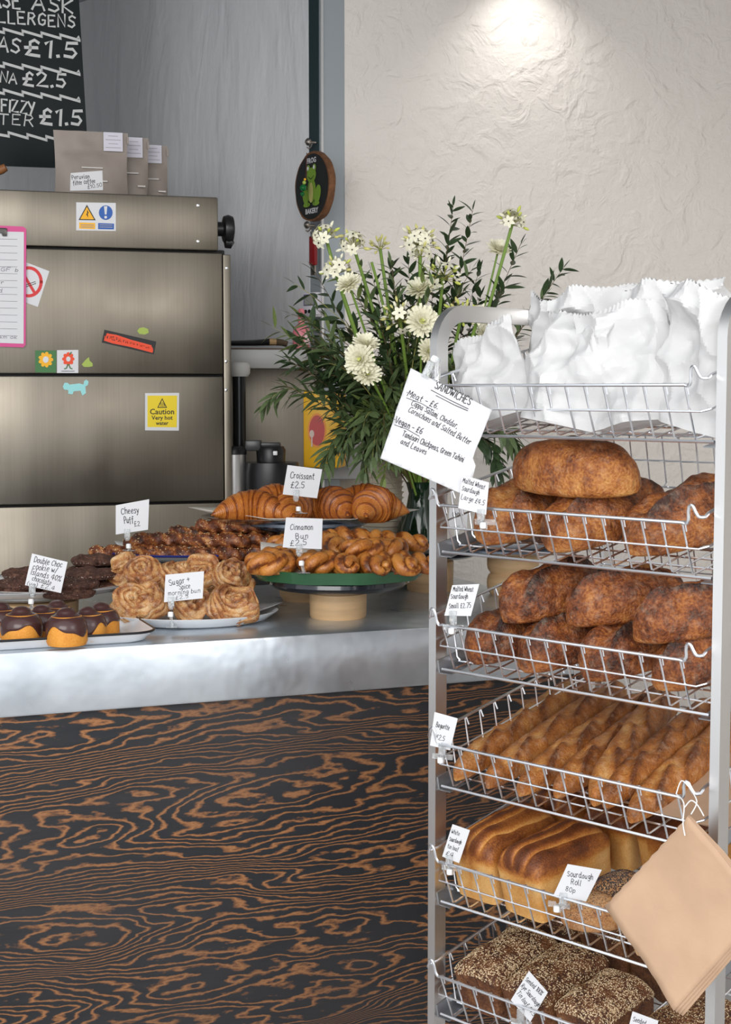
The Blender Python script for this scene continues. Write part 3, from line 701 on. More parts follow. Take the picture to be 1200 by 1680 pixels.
# kitchen timer
MT = frame(at(509, 500, 4.63), -40)
tm = empty('kitchen_timer', MT, 'pale lilac digital kitchen timer on the column above the pink bottle', 'timer')
b = MB(); b.box((0, 0, -.008), (.062, .074, .022)); b.obj('case', mat('pale_lilac_plastic', (.62, .60, .66), .4), tm, bev=.004)
b = MB(); b.box((0, .014, .0035), (.046, .034, .001)); b.obj('screen_frame', mat('purple_grey', (.12, .11, .20), .4), tm, smooth=False)
b = MB(); b.box((0, .014, .0043), (.038, .027, .001)); b.obj('screen', mat('lcd_grey', (.26, .27, .25), .3), tm, smooth=False)
for i in (-1, 0, 1): MB().lathe([(.001, .002), (.0055, .002), (.006, 0)], 12).obj('button', blk_p, tm, Matrix.Translation((i * .015, -.020, .003)))
# shelf
zs0 = at(440, 573, 4.5).z
shx0, shx1 = at(383, 590, 4.48), at(520, 590, 4.60)
b = MB(); b.box((0, .12, -.028), (.30, .24, .056)); Msh = Matrix.Translation((at(444, 573, 4.52).x, at(444, 573, 4.52).y, zs0)) @ Matrix.Rotation(R(10), 4, 'Z')
shf = empty('wall_shelf', Msh, 'short grey shelf on the back wall with a brush and pink bottle', 'shelf')
b.obj('shelf_board', mat('grey_shelf', (.40, .40, .39), .5, .3), shf, bev=.002)
b = MB(); b.box((0, .118, .002), (.30, .236, .004)); b.obj('top_lining', mat('dark_brown_lining', (.10, .06, .045), .6), shf, smooth=False)
b = MB(); b.box((-.145, .1, -.10), (.012, .2, .10)); b.obj('bracket', black_plastic, shf, smooth=False)
# pastry brush
MBr = Msh @ Matrix.Translation((-.05, .035, .019))
br = empty('pastry_brush', MBr, 'black handled pastry brush with tan bristles lying on the shelf', 'brush')
b = MB(); b.tube([(-.11, 0, 0), (-.05, 0, 0), (0, 0, .001), (.04, 0, .003), (.05, 0, .004)], lambda t: .010 + .006 * t, 10, flat=.7); b.obj('handle', black_plastic, br)
b = MB(); b.tube([(.05, 0, .004), (.07, 0, .004)], .018, 10, flat=.6); b.obj('ferrule', mat('tan_ferrule', (.42, .27, .13), .5), br)
b = MB(); b.tube([(.07, 0, .004), (.09, 0, .002), (.104, 0, -.002)], lambda t: .018 - .003 * t, 10, flat=.6); b.obj('bristles', mat('dark_bristles', (.09, .06, .035), .9), br)
# pink bottle
MPk = Msh @ Matrix.Translation((.098, .045, .004))
pk = empty('pink_bottle', MPk, 'pink plastic bottle with a narrow cap on the shelf end', 'bottle')
pkm = mat('pink_plastic', (.68, .20, .24), .4)
b = MB(); b.lathe([(.001, 0), (.024, 0), (.026, .008), (.026, .05), (.021, .064), (.010, .072), (.009, .08)], 20); b.obj('body', pkm, pk)
b = MB(); b.lathe([(.010, .08), (.010, .112), (.007, .118), (.001, .119)], 14); b.obj('cap', pkm, pk)
b = MB(); b.box((.014, -.0235, .03), (.016, .003, .036)); b.obj('label', mat('pale_pink_label', (.72, .52, .52), .5), pk, smooth=False)
# steel splash panel under the shelf
bp = at(450, 690, 4.72)
b = MB(); b.box((0, .01, 0), (.56, .02, .42)); b.obj('splash_panel', brushed('speckled_panel', (.40, .36, .30), .5), None, Matrix.Translation((bp.x + .02, bp.y - .02, bp.z - .02)) @ Matrix.Rotation(R(10), 4, 'Z'), smooth=False, label='grey-brown steel splash panel on the wall under the shelf', cat='panel')
# yellow wall box with red oval
MY = frame(at(527, 705, 4.42), -12)
yb = empty('yellow_box', MY, 'tall yellow wall box with a red oval window, behind the croissants', 'dispenser')
ym = mat('yolk_yellow', (.80, .43, .015), .45)
b = MB(); b.box((0, 0, -.045), (.108, .222, .09)); b.obj('case', ym, yb, bev=.006)
b = MB(); ell(b, -.012, -.002, .028, .050, .0004); b.obj('oval_rim', mat('orange_rim', (.75, .25, .01), .4), yb, smooth=False)
b = MB(); ell(b, -.012, -.002, .023, .044, .001); b.obj('red_window', mat('red_window', (.45, .02, .015), .3), yb, smooth=False)
b = MB(); ell(b, -.027, -.012, .007, .011, .0016); b.prism([(-.029, -.05), (-.025, -.05), (-.025, -.015), (-.029, -.015)], .0006, .0016); b.obj('spoon_mark', mat('pale_pinkish', (.65, .5, .42), .5), yb, smooth=False)
b = MB(); ribbon(b, [(-.03, .088), (.01, .088)], .004, .0006); b.obj('small_print', mat('pale_pinkish', (.65, .5, .42), .5), yb, smooth=False)
# grey box behind it and its ledge
b = MB(); b.box((0, 0, 0), (.18, .10, .26)); pgb = at(556, 715, 4.60)
b.obj('grey_wall_box', mat('pale_grey_case', (.42, .42, .42), .5), None, Matrix.Translation(pgb) @ Matrix.Rotation(R(8), 4, 'Z'), bev=.008, label='pale grey wall box behind the yellow box', cat='box')
# back bench with equipment
zb = 1.08
pbk = at(440, 800, 4.42)
bench = empty('back_bench', MF @ Matrix.Translation((.30, .17, 0)), 'dark steel back bench behind the pastry counter', 'bench')
b = MB(); b.box((0, .0, zb - .02), (.58, .32, .04)); b.obj('bench_top', brushed('dull_bench_steel', (.25, .25, .25), .4), bench)
b = MB(); b.box((0, .02, zb / 2 - .02), (.56, .27, zb - .04)); b.obj('bench_body', mat('dark_bench', (.03, .03, .03), .6), bench)
wl_m = mat('milky_plastic', (.52, .52, .50), .5)
pipe = empty('upright_steel_pipe', Matrix.Translation((at(393, 700, 4.38).x, 4.38, zb)), 'upright dark pipe with a pale collar beside the steel appliance', 'pipe')
zc = at(393, 612, 4.38).z - zb
b = MB(); b.tube([(0, 0, 0), (0, 0, zc)], .019, 14); b.obj('pipe_tube', mat('dark_pipe', (.03, .032, .034), .25, .6), pipe)
b = MB(); b.tube([(-.006, 0, 0), (-.006, 0, zc + .0)], .006, 8); 
b = MB(); b.lathe([(.026, zc - .01), (.032, zc), (.032, zc + .022), (.026, zc + .03), (.001, zc + .03)], 18); b.obj('collar', wl_m, pipe)
cyl = empty('steel_canister', Matrix.Translation((at(384, 790, 4.30).x, 4.30, zb)), 'tall steel canister with a black lid next to the black machine', 'canister')
hc = at(384, 738, 4.30).z - zb
b = MB(); b.lathe([(.001, 0), (.036, 0), (.036, hc * .97), (.001, hc * .97)], 24); b.obj('body', steel_frame, cyl)
b = MB(); b.lathe([(.037, hc * .95), (.037, hc * 1.0), (.03, hc * 1.04), (.001, hc * 1.04)], 24); b.obj('lid', black_plastic, cyl)
bm_ = empty('black_kitchen_machine', Matrix.Translation((at(445, 790, 4.32).x, 4.32, zb)), 'squat black kitchen machine with a handle, behind the croissants', 'machine')
hm = at(445, 738, 4.32).z - zb
b = MB(); b.lathe([(.001, 0), (.062, 0), (.078, .03), (.082, hm * .75), (.078, hm * .86), (.001, hm * .88)], 28); b.obj('body', black_plastic, bm_)
b = MB(); b.lathe([(.04, hm * .86), (.042, hm), (.036, hm * 1.04), (.001, hm * 1.05)], 24); b.obj('lid', black_plastic, bm_)
b = MB(); b.box((-.05, 0, hm * 1.05), (.045, .05, .03)); b.box((-.012, 0, hm * 1.06), (.08, .03, .012)); b.obj('handle', mat('grey_black', (.05, .05, .05), .3), bm_, bev=.004)
b = MB(); b.box((.015, -.045, hm * .97), (.012, .012, .012)); b.obj('switch', white_plastic, bm_, bev=.002)

# ================================================================ STANDS AND PLATES ON THE COUNTER
ZC = 1.0
def wob_plate(n, amp): return lambda a, r: 1 + amp * sin(n * a) * (r > .12)
enamel_black = mat('black_splatter_enamel', (.010, .013, .02), .18, noise_s=26, col2=(.010, .013, .02), coat=.5)
splat = mat('blue_splatter_enamel', (.018, .028, .045), .2, noise_s=14, noise_a=0, col2=(.16, .20, .26), coat=.4)
white_enamel = mat('white_enamel', (.80, .81, .83), .22, coat=.3)
green_glaze = mat('green_glaze', (.045, .150, .065), .22, coat=.5, noise_s=6, noise_a=.25)
silver_m = mat('silver_platter', (.62, .60, .57), .25, 1.0)
paper_m = mat('baking_paper', (.72, .67, .60), .7, bump=.2, bump_s=30)
paper_w = mat('white_liner_paper', (.74, .73, .72), .65, bump=.2, bump_s=30)
def stand(c, rb, hb, rd, td, label, disc_m, spool=False, sx=1, sy=1, yaw=0):
    o = empty('cake_stand', Matrix.Translation((c[0], c[1], ZC)) @ Matrix.Rotation(R(yaw), 4, 'Z'), label, 'cake stand', 'cake stands on the counter')
    if spool:
        n = max(1, round(hb / .055)); prof = [(.001, 0)]
        for i in range(n):
            z0, z1 = hb * i / n, hb * (i + 1) / n; d = (z1 - z0)
            prof += [(rb * .86, z0), (rb * .97, z0 + d * .2), (rb, z0 + d * .4), (rb, z0 + d * .7), (rb * .95, z0 + d * .9), (rb * .86, z1)]
        b = MB(); b.lathe(prof + [(.001, hb)], 32); b.obj('pedestal', wood_light, o)
    else:
        b = MB(); b.lathe([(.001, 0), (rb * .96, 0), (rb, .004), (rb * 1.02, hb * .9), (rb * .9, hb), (.001, hb)], 36)
        b.obj('pedestal', wood_light, o)
    b = MB(); b.lathe([(.001, hb), (rd * .55, hb), (rd * .9, hb + td * .3), (rd, hb + td * .7), (rd * .99, hb + td), (rd * .9, hb + td * .9), (.001, hb + td * .8)], 48, sx=sx, sy=sy); b.obj('disc', disc_m, o)
    return ZC + hb + td * .8
def plate(name, c, z, a, bb, h, m, label, cat='plate', yaw=0, rim_m=None, n=56, wob=None, lip=.86, fl=.003):
    o = empty(name, Matrix.Translation((c[0], c[1], z)) @ Matrix.Rotation(R(yaw), 4, 'Z'), label, cat, 'plates of pastries')
    b = MB(); b.lathe([(.001, 0), (a * .72, 0), (a * lip, h * .25), (a * .985, h * .9), (a, h), (a * .985, h * 1.04), (a * (lip - .02), max(h * .42, fl)), (a * .7, fl), (.001, fl)], n, sy=bb / a, wob=wob); b.obj('dish', m, o)
    if rim_m:
        rp = []
        for k in range(n):
            t = 2 * pi * k / n; w = wob(t, a) if wob else 1
            rp.append((cos(t) * a * w, sin(t) * bb * w, h * 1.02))
        b = MB(); b.tube(rp, .0028, 6, closed=True); b.obj('rim', rim_m, o)
    return o
def liner(c, z, pts, m, label, h=0.0, seed=1):
    """sheet of paper: outline of corners (x, y, lift) around c"""
    n = len(pts); vs = [(0, 0, .001)]; fs = []; K = 5
    rn = random.Random(seed)
    ring = []
    for i in range(n):
        p0, p1 = pts[i], pts[(i + 1) % n]
        for k in range(K):
            t = k / K; ring.append(tuple(p0[c_] * (1 - t) + p1[c_] * t for c_ in range(3)))
    Rn = 6
    for r in range(1, Rn + 1):
        s_ = r / Rn
        for (x, y, z_) in ring:
            vs.append((x * s_, y * s_, .001 + z_ * s_ ** 3 + rn.uniform(0, .0012)))
    q = len(ring)
    for k in range(q): fs.append((0, 1 + k, 1 + (k + 1) % q))
    for r in range(Rn - 1):
        for k in range(q):
            a, b_ = 1 + r * q + k, 1 + r * q + (k + 1) % q
            fs.append((a, a + q, b_ + q, b_))
    me = MB().add(vs, fs).mesh('paper_liner', m)
    o = inst('paper_liner', me, None, Matrix.Translation((c[0], c[1], z)), label=label, cat='paper')
    md = o.modifiers.new('thick', 'SOLIDIFY'); md.thickness = .0006
    return o

# ---------------------------------------------------------------- dough shapes
def sweep(path, fn, n=20, up=V3((0, 0, 1)), transport=False):
    """surface along path; fn(t, a) -> (radius sideways, radius up, bake)"""
    path = [V3(p) for p in path]; N = len(path); vs = []; bk = []; fs = []
    u = up.copy()
    for i in range(N):
        T = (path[min(N - 1, i + 1)] - path[max(0, i - 1)]).normalized()
        base = u if transport else up
        uu = (base - T * base.dot(T)).normalized(); u = uu
        w = T.cross(uu)
        for k in range(n):
            a = 2 * pi * k / n
            rs, ru, bq = fn(i / (N - 1), a)
            vs.append(path[i] + w * (cos(a) * rs) + uu * (sin(a) * ru)); bk.append(bq)
    for i in range(N - 1):
        for k in range(n):
            a, b_ = i * n + k, i * n + (k + 1) % n
            fs.append((a, b_, b_ + n, a + n))
    fs.append(tuple(range(n))[::-1]); fs.append(tuple((N - 1) * n + k for k in range(n)))
    return MB().add(vs, fs, bk)
def flat_bottom(mb, z=0.0, soft=.004):
    mb.v = [(x, y, z + (zz - z) * .12 if zz < z else zz) for x, y, zz in mb.v]; return mb
def nz(x, y, z, f, s=0): return noise.noise((x * f + s, y * f - s * 1.7, z * f + s * .6))
G_GOLD = [(.0, (.74, .45, .19)), (.3, (.60, .26, .055)), (.6, (.36, .105, .018)), (1.0, (.10, .03, .008))]
crois_m = bread('croissant_crust', [(.0, (.60, .25, .052)), (.35, (.46, .14, .020)), (.65, (.25, .058, .009)), (1.0, (.08, .020, .006))], 30, .34, 260, .35, rough=.38, coat=.25)
def croissant_mesh(seed, L=.16, Rm=.040):
    rn = random.Random(seed); N = 150; path = []
    bend = .25 + .1 * rn.random()
    for i in range(N):
        t = i / (N - 1); s_ = (t - .5) * 2
        path.append((s_ * L / 2, -bend * .16 * s_ * s_ * L / .16 + .012, Rm * .78 * (1 - .45 * abs(s_) ** 2)))
    nseg = 9
    def fn(t, a):
        s_ = abs(t - .5) * 2
        env = max(0.03, (1 - s_ ** 1.75)) ** .80
        # rolled layers stepping up to the middle
        ph = (1 - s_) * nseg * .5 + .05 * sin(a * 2 + seed)
        fr = ph - math.floor(ph)
        step = .085 * (1 - fr) ** 1.4
        stria = .024 * sin(ph * 2 * pi * 6 + a * .9 + 2 * nz(t * 4, cos(a), sin(a), 1.2, seed))
        r = Rm * env * (1 + step + stria) * (1 + .05 * nz(t * 3, cos(a), sin(a), 1.3, seed))
        bq = .34 + .34 * (fr < .22) * 1.0 - .10 * fr + .20 * sin(ph * 2 * pi * 6 + a * .9 + 2 * nz(t * 4, cos(a), sin(a), 1.2, seed)) + .12 * max(0, sin(a))
        return (r, r * .92, bq)
    return flat_bottom(sweep(path, fn, 26)).mesh('croissant', crois_m)
puff_m = bread('cheese_puff_crust', [(.0, (.60, .30, .10)), (.25, (.32, .095, .022)), (.6, (.14, .036, .012)), (1.0, (.045, .014, .007))], 70, .6, 300, .8, rough=.35, coat=.25)
def puff_mesh(seed, L=.17, r0=.0155):
    N = 60; rn = random.Random(seed)
    path = [((i / (N - 1) - .5) * L, .006 * sin(i / N * 5 + seed), r0 * .92 + .002 * sin(i * .3 + seed)) for i in range(N)]
    def fn(t, a):
        env = min(1, (1 - abs(2 * t - 1) ** 8)) ** .5 * (1 + .14 * (abs(2 * t - 1) > .86)) + .05
        tw = a * 2 + t * 30 + seed
        rr = r0 * env * (1 + .09 * sin(tw)) * (1 + .34 * nz(t * 9, cos(a), sin(a), 1.6, seed))
        return (rr, rr, .55 - .28 * sin(tw) + .25 * nz(t * 14, cos(a), sin(a), 1.2, seed + 5))
    return flat_bottom(sweep(path, fn, 18)).mesh('cheese_puff', puff_m)
knot_m = bread('cinnamon_bun_crust', [(.0, (.66, .31, .075)), (.35, (.52, .19, .032)), (.62, (.26, .07, .012)), (1.0, (.06, .018, .006))], 50, .28, 300, .35, rough=.35, coat=.3)
def knot_mesh(seed, L=.105, W=.062, tr=.0135, q=5):
    N = 170; vs = []; rn = random.Random(seed)
    pts = []
    Rr, r = .5, .27
    for i in range(N):
        t = 2 * pi * i / N
        x = (Rr + r * cos(q * t)) * cos(2 * t); y = (Rr + r * cos(q * t)) * sin(2 * t); z = r * sin(q * t)
        pts.append((x * L * .56, y * W * .56, z * .046 + tr * 1.75))
    def bk(t, a): return .38 + .42 * (sin(a * 2 + t * 40) > .62) + .1 * sin(t * 31 + seed)
    mb = MB(); mb.tube(pts, lambda t: tr * (1 + .12 * sin(t * 37 + seed)), 14, closed=True, bake=bk)
    # the dough that fills the middle
    mb2 = MB(); mb2.lathe([(.001, 0), (.42, .0), (.5, .35), (.3, .8), (.001, .9)], 20, Matrix.Diagonal((L * .62, W * .62, .026, 1)))
    mb.add(mb2.v, mb2.f, [.62] * len(mb2.v))
    return flat_bottom(mb).mesh('cinnamon_bun', knot_m)
def twist_mesh(seed, L=.115, r=.0145):
    """two ropes of dough twisted round each other"""
    mb = MB(); N = 60
    for ph in (0, pi):
        pts = []
        for i in range(N):
            t = i / (N - 1); a = t * 2 * pi * 1.6 + ph + seed; e = (1 - abs(2 * t - 1) ** 4) ** .5
            pts.append(((t - .5) * L, r * .85 * cos(a) * (.35 + .65 * e), r * 1.35 + r * .7 * sin(a) * e))
        mb.tube(pts, lambda t: r * (.45 + .6 * (1 - abs(2 * t - 1) ** 5) ** .5), 14, bake=lambda t, a, ph=ph: .36 + .42 * (sin(a * 2 + t * 18 + ph) > .6) + .12 * sin(t * 23 + seed))
    return flat_bottom(mb).mesh('cinnamon_bun', knot_m)
bun_m = bread('sugared_bun', [(.0, (.78, .56, .34)), (.3, (.62, .33, .12)), (.6, (.36, .13, .042)), (1.0, (.12, .038, .016))], 42, .45, 420, .7, flour=.6, rough=.6)
def bun_mesh(seed, Rb=.046, Hb=.062, turns=3.2):
    """laminated spiral bun: coiled top, layered flank"""
    rn = random.Random(seed); n = 48; vs = []; bk = []; fs = []; rows = 30
    for j in range(rows):
        t = j / (rows - 1)
        for k in range(n):
            a = 2 * pi * k / n
            if t < .5:                                     # flank, bottom to shoulder
                s_ = t / .5; r = Rb * (.80 + .22 * sin(s_ * pi * .62)); z = Hb * .82 * s_
                lay = sin(s_ * 26 + 3 * nz(cos(a), sin(a), s_, 1.1, seed))
                r *= 1 + .035 * lay + .07 * nz(cos(a), sin(a), s_ * 2, 1.5, seed); b_ = .35 + .2 * lay - .25 * s_ * (1 - s_)
            else:
                s_ = (t - .5) / .5; r = Rb * (1 - s_) * (.99 + .02 * s_) * 1.0
                ph = turns * (1 - s_) - a / (2 * pi); fr = ph - math.floor(ph)
                ridge = sin(fr * pi) ** .6 * (.75 + .5 * nz(cos(a), sin(a), s_, 2.0, seed + 2))
                z = Hb * (.80 + .17 * s_) + .010 * (ridge - .5) + .006 * nz(cos(a) * r * 30, sin(a) * r * 30, 0, 1, seed)
                b_ = .66 - .5 * ridge
            x, y = r * cos(a), r * sin(a); wx = 9 * nz(x, y, z, 24, seed) ; x += .0016 * wx; y += .0014 * 9 * nz(x, y, z, 24, seed + 20); z += .0012 * 9 * nz(x, y, z, 24, seed + 40)
            b_ += .10 + .35 * nz(x, y, z, 26, seed + 11)
            vs.append((x, y * .9, z)); bk.append(b_)
    for j in range(rows - 1):
        for k in range(n):
            a, b2 = j * n + k, j * n + (k + 1) % n; fs.append((a, b2, b2 + n, a + n))
    fs.append(tuple(range(n))[::-1])
    return MB().add(vs, fs, bk).mesh('morning_bun', bun_m)
cookie_m = bread('chocolate_cookie', [(.0, (.19, .092, .060)), (.5, (.080, .034, .024)), (1.0, (.026, .012, .009))], 50, .6, 200, 1.0, rough=.6)
def cookie_mesh(seed, r=.052, h=.018):
    n = 40; rows = 14; vs = []; bk = []; fs = []
    for j in range(rows):
        t = j / (rows - 1)
        for k in range(n):
            a = 2 * pi * k / n
            rr = r * (1 + .05 * nz(cos(a), sin(a), 0, 1.2, seed))
            if t < .3: q = rr * (.9 + .1 * sin(t / .3 * pi / 2)); z = h * .5 * t / .3
            else:
                s_ = (t - .3) / .7; q = rr * (1 - s_); z = h * (.5 + .5 * (1 - (1 - s_) ** 2.5)) + .007 * nz(cos(a) * q * 40, sin(a) * q * 40, 0, 1.6, seed)
            vs.append((q * cos(a), q * sin(a), z)); bk.append(.45)
    for j in range(rows - 1):
        for k in range(n):
            a, b2 = j * n + k, j * n + (k + 1) % n; fs.append((a, b2, b2 + n, a + n))
    fs.append(tuple(range(n))[::-1])
    return MB().add(vs, fs, bk).mesh('cookie', cookie_m)
sponge_m = bread('orange_sponge', [(.0, (.78, .42, .10)), (.5, (.66, .27, .035)), (1.0, (.40, .12, .012))], 40, .3, 350, .3, rough=.6)
choc_m = mat('chocolate_glaze', (.058, .022, .020), .28, coat=.25)
def put(name, me, loc, rot=(0, 0, 0), label=None, cat=None, group=None, sc=1.0):
    return inst(name, me, None, Matrix.Translation(loc) @ Euler(tuple(R(a) for a in rot)).to_matrix().to_4x4() @ Matrix.Scale(sc, 4), label=label, cat=cat, group=group)

# ---------------------------------------------------------------- green plate of cinnamon buns
g0 = on_z(555, 1012, ZC); gc = (g0.x, g0.y)
zt = stand(gc, .0625, .060, .158, .028, 'round pale wooden stand with glossy black disc under the green plate', enamel_black)
gpl = plate('green_plate', gc, zt, .204, .180, .034, green_glaze, 'large wavy green glazed plate piled with cinnamon buns', wob=lambda a, r: 1 + .022 * sin(9 * a) * (r > .15), n=90, lip=.9, fl=.022)
zg = zt + .023
liner((gc[0], gc[1]), zg - .0005, [(-.165, -.06, .004), (-.06, -.105, .002), (.0, -.095, .0), (.13, -.07, .002), (.17, .05, .02), (.03, .14, .02), (-.175, .055, .055)], paper_m, 'baking paper under the cinnamon buns on the green plate')
kn = [knot_mesh(1), twist_mesh(.4), knot_mesh(2.2, .095, .066, q=5), twist_mesh(2.0, .125)]
KN = [  # px, py, height, mesh, yaw, tilt, label words
 (443, 925, .016, 0, 10, 0, 'at the left tip of the green plate'),
 (458, 917, .018, 2, -20, 8, 'left front of the green plate, beside the price card'),
 (525, 924, .018, 2, 35, 0, 'in the front middle of the green plate, beside the clip'),
 (561, 923, .018, 1, 115, 5, 'standing steeply in the front row centre of the green plate'),
 (605, 925, .018, 1, -55, 5, 'fourth along the front row of the green plate'),
 (645, 922, .018, 3, -40, 4, 'fifth along the front row of the green plate'),
 (680, 920, .018, 3, -35, 4, 'at the right tip of the green plate'),
 (476, 893, .030, 0, 30, 0, 'behind the price card on the green plate'),
 (545, 890, .048, 1, -70, 12, 'topmost in the middle of the green plate pile'),
 (580, 880, .052, 3, -20, 10, 'on top of the pile right of the cinnamon price card'),
 (621, 884, .048, 1, -35, 8, 'on top of the pile towards the right of the green plate'),
 (655, 886, .042, 3, -15, 6, 'at the back right top of the green plate pile'),
 (600, 905, .040, 0, 20, 0, 'in the middle layer of the green plate pile'),
 (640, 902, .036, 2, 70, 0, 'in the middle layer at the right of the green plate pile'),
]
for (px, py, h, k, ya, ti, w) in KN:
    p = on_z(px, py, zg + h + .012)
    p.y = min(max(p.y, gc[1] - (.122 if h < .02 else .085)), gc[1] + .12)
    p = at(px, py, p.y)
    put('cinnamon_bun', kn[k], (p.x, p.y, zg + h - .012), (0, ti * .6, ya), 'glossy cinnamon bun ' + w, 'bun', 'cinnamon buns on the green plate')

# ---------------------------------------------------------------- silver platter of croissants
q0 = on_z(498, 1000, ZC)
cc0 = (at(500, 830, 3.62).x, 3.62)
zt = stand(cc0, .062, .168, .15, .024, 'tall spool-shaped wooden stand with dark disc under the croissant platter', splat, spool=True)
plate('silver_platter', cc0, zt, .245, .155, .016, silver_m, 'oval silver platter of croissants, highest on the counter', yaw=6)
zq = zt + .004
liner(cc0, zq, [(-.275, -.02, .030), (-.08, -.150, .014), (.12, -.145, .012), (.272, -.03, .026), (.1, .13, .02), (-.12, .12, .02)], paper_m, 'baking paper sheet under the croissants', seed=3)
cr = [croissant_mesh(3, .165, .040), croissant_mesh(8, .15, .043), croissant_mesh(13, .14, .044)]
for px, py, Y, k, ya, h, w in ((414, 813, 3.53, 0, -4, 0, 'leftmost croissant on the silver platter'), (455, 806, 3.66, 1, 14, 0, 'croissant behind the leftmost one, partly hidden by the price card'),
     (540, 812, 3.56, 1, -38, 0, 'croissant directly right of the price card on the silver platter'), (622, 815, 3.52, 2, 48, 0, 'plump rightmost croissant on the silver platter'),
     (598, 803, 3.70, 0, -15, .004, 'croissant at the back right of the silver platter'), (492, 808, 3.56, 0, 62, 0, 'croissant behind the price card on the silver platter')):
    p = at(px, py, Y); put('croissant', cr[k], (p.x, Y, zq + .003 + h), (0, 0, ya), w, 'croissant', 'croissants on the silver platter', 1.08)

# ---------------------------------------------------------------- blue-rimmed tray of cheese puffs
tc_ = (at(338, 900, 3.60).x, 3.60)
zt = stand(tc_, .07, .085, .17, .022, 'wooden stand with black disc under the blue-rimmed cheese puff plate', enamel_black)
tcp = (tc_[0] - .034, tc_[1])
plate('enamel_plate', tcp, zt, .203, .155, .020, white_enamel, 'white enamel plate with a blue rim, piled with dark cheese puffs', yaw=8, rim_m=mat('blue_rim', (.012, .018, .16), .3))
zp = zt + .005
liner(tcp, zp, [(-.19, .04, .03), (-.15, -.10, .022), (.0, -.115, .008), (.15, -.08, .008), (.15, .1, .01), (-.1, .11, .012)], paper_w, 'white paper under the cheese puffs', seed=6)
pm = [puff_mesh(i * 2.3 + 1) for i in range(4)]
PU = [(205, 885, 3.52, 0, 8, 'at the left front tip of the blue-rimmed plate'), (250, 889, 3.49, 0, 4, 'second from the left in the front row of cheese puffs'), (290, 888, 3.48, 0, -6, 'at the front centre of the blue-rimmed plate'),
      (345, 886, 3.48, 0, 5, 'right of centre in the front row of cheese puffs'), (388, 883, 3.52, 0, -4, 'at the front right of the blue-rimmed plate'),
      (262, 872, 3.54, .026, 5, 'in the second layer behind the cheese puff price card'), (300, 869, 3.52, .028, -9, 'lying across the pile right of the cheese puff price card'), (352, 868, 3.51, .028, -6, 'in the middle of the second layer of cheese puffs'),
      (390, 868, 3.54, .028, -12, 'at the right end of the second layer of cheese puffs'), (402, 878, 3.60, .014, 15, 'low at the right end of the pile'), (335, 862, 3.60, .038, 3, 'at the back of the pile of cheese puffs'),
      (378, 847, 3.56, .058, -5, 'lying alone on top of the cheese puff pile'), (398, 856, 3.62, .044, -8, 'high at the back right of the pile')]
PUFFS = []
for i, (px, py, Y, h, ya, w) in enumerate(PU):
    p = at(px, py, Y); PUFFS.append((put('cheese_puff', pm[i % 4], (p.x, Y, zp + .002 + h), (0, 0, ya), 'dark twisted cheese puff stick ' + w, 'pastry', 'cheese puff sticks', 1.0), i % 4))

# ---------------------------------------------------------------- white oval plate of sugar and spice buns
bc = on_z(316, 1019, ZC); bc = (bc.x, bc.y)
plate('white_oval_plate', bc, ZC, .187, .150, .024, white_enamel, 'white oval enamel plate of sugared morning buns at the counter edge', yaw=cyaw * .3)
zz = ZC + .005
liner(bc, zz, [(-.15, -.03, .01), (-.05, -.125, .012), (.1, -.11, .014), (.195, .03, .03), (.05, .11, .02), (-.12, .08, .02)], paper_w, 'white paper under the sugared morning buns', seed=9)
bn = [bun_mesh(2), bun_mesh(5, .048, .058), bun_mesh(9, .044, .066, 2.6)]
BU = [(207, 1005, .0, 0, (62, 10, 20), 'lying on its side at the left front of the white oval plate'), (250, 1006, .0, 1, (55, 0, -30), 'lying flat at the front, left of the sugar bun price card'),
      (300, 1003, .0, 2, (60, 0, 35), 'behind the foot of the sugar bun price card'), (346, 1004, .0, 0, (70, 15, 60), 'with pleated layers at the front right of the price card'),
      (392, 1000, .0, 1, (40, 10, -20), 'at the right end of the front row on the white oval plate'), (385, 985, .012, 2, (20, -10, 40), 'at the right end behind the front row'),
      (222, 944, .060, 1, (75, 0, -40), 'golden and round, highest at the left of the pile'), (236, 968, .046, 0, (48, -8, 10), 'with a clear spiral facing out, upper left of the pile'),
      (268, 972, .040, 2, (50, 10, 60), 'left behind the sugar bun price card in the upper layer'), (332, 955, .052, 1, (60, 20, -10), 'topmost behind the right edge of the price card'),
      (367, 955, .050, 2, (35, -25, 80), 'high at the right of the pile'), (300, 962, .044, 0, (20, 5, 0), 'behind the sugar bun price card at the top of the pile')]
for px, py, h, k, rot, w in BU:
    Y = bc[1] - .075 + (.075 if py < 990 else 0) + (.03 if h > .05 else 0)
    p = at(px, py, Y); put('morning_bun', bn[k], (p.x, Y + .02, zz + .030 + h - .012 * (rot[0] < 45)), rot, 'cinnamon-sugared morning bun ' + w, 'bun', 'sugared morning buns', .94)

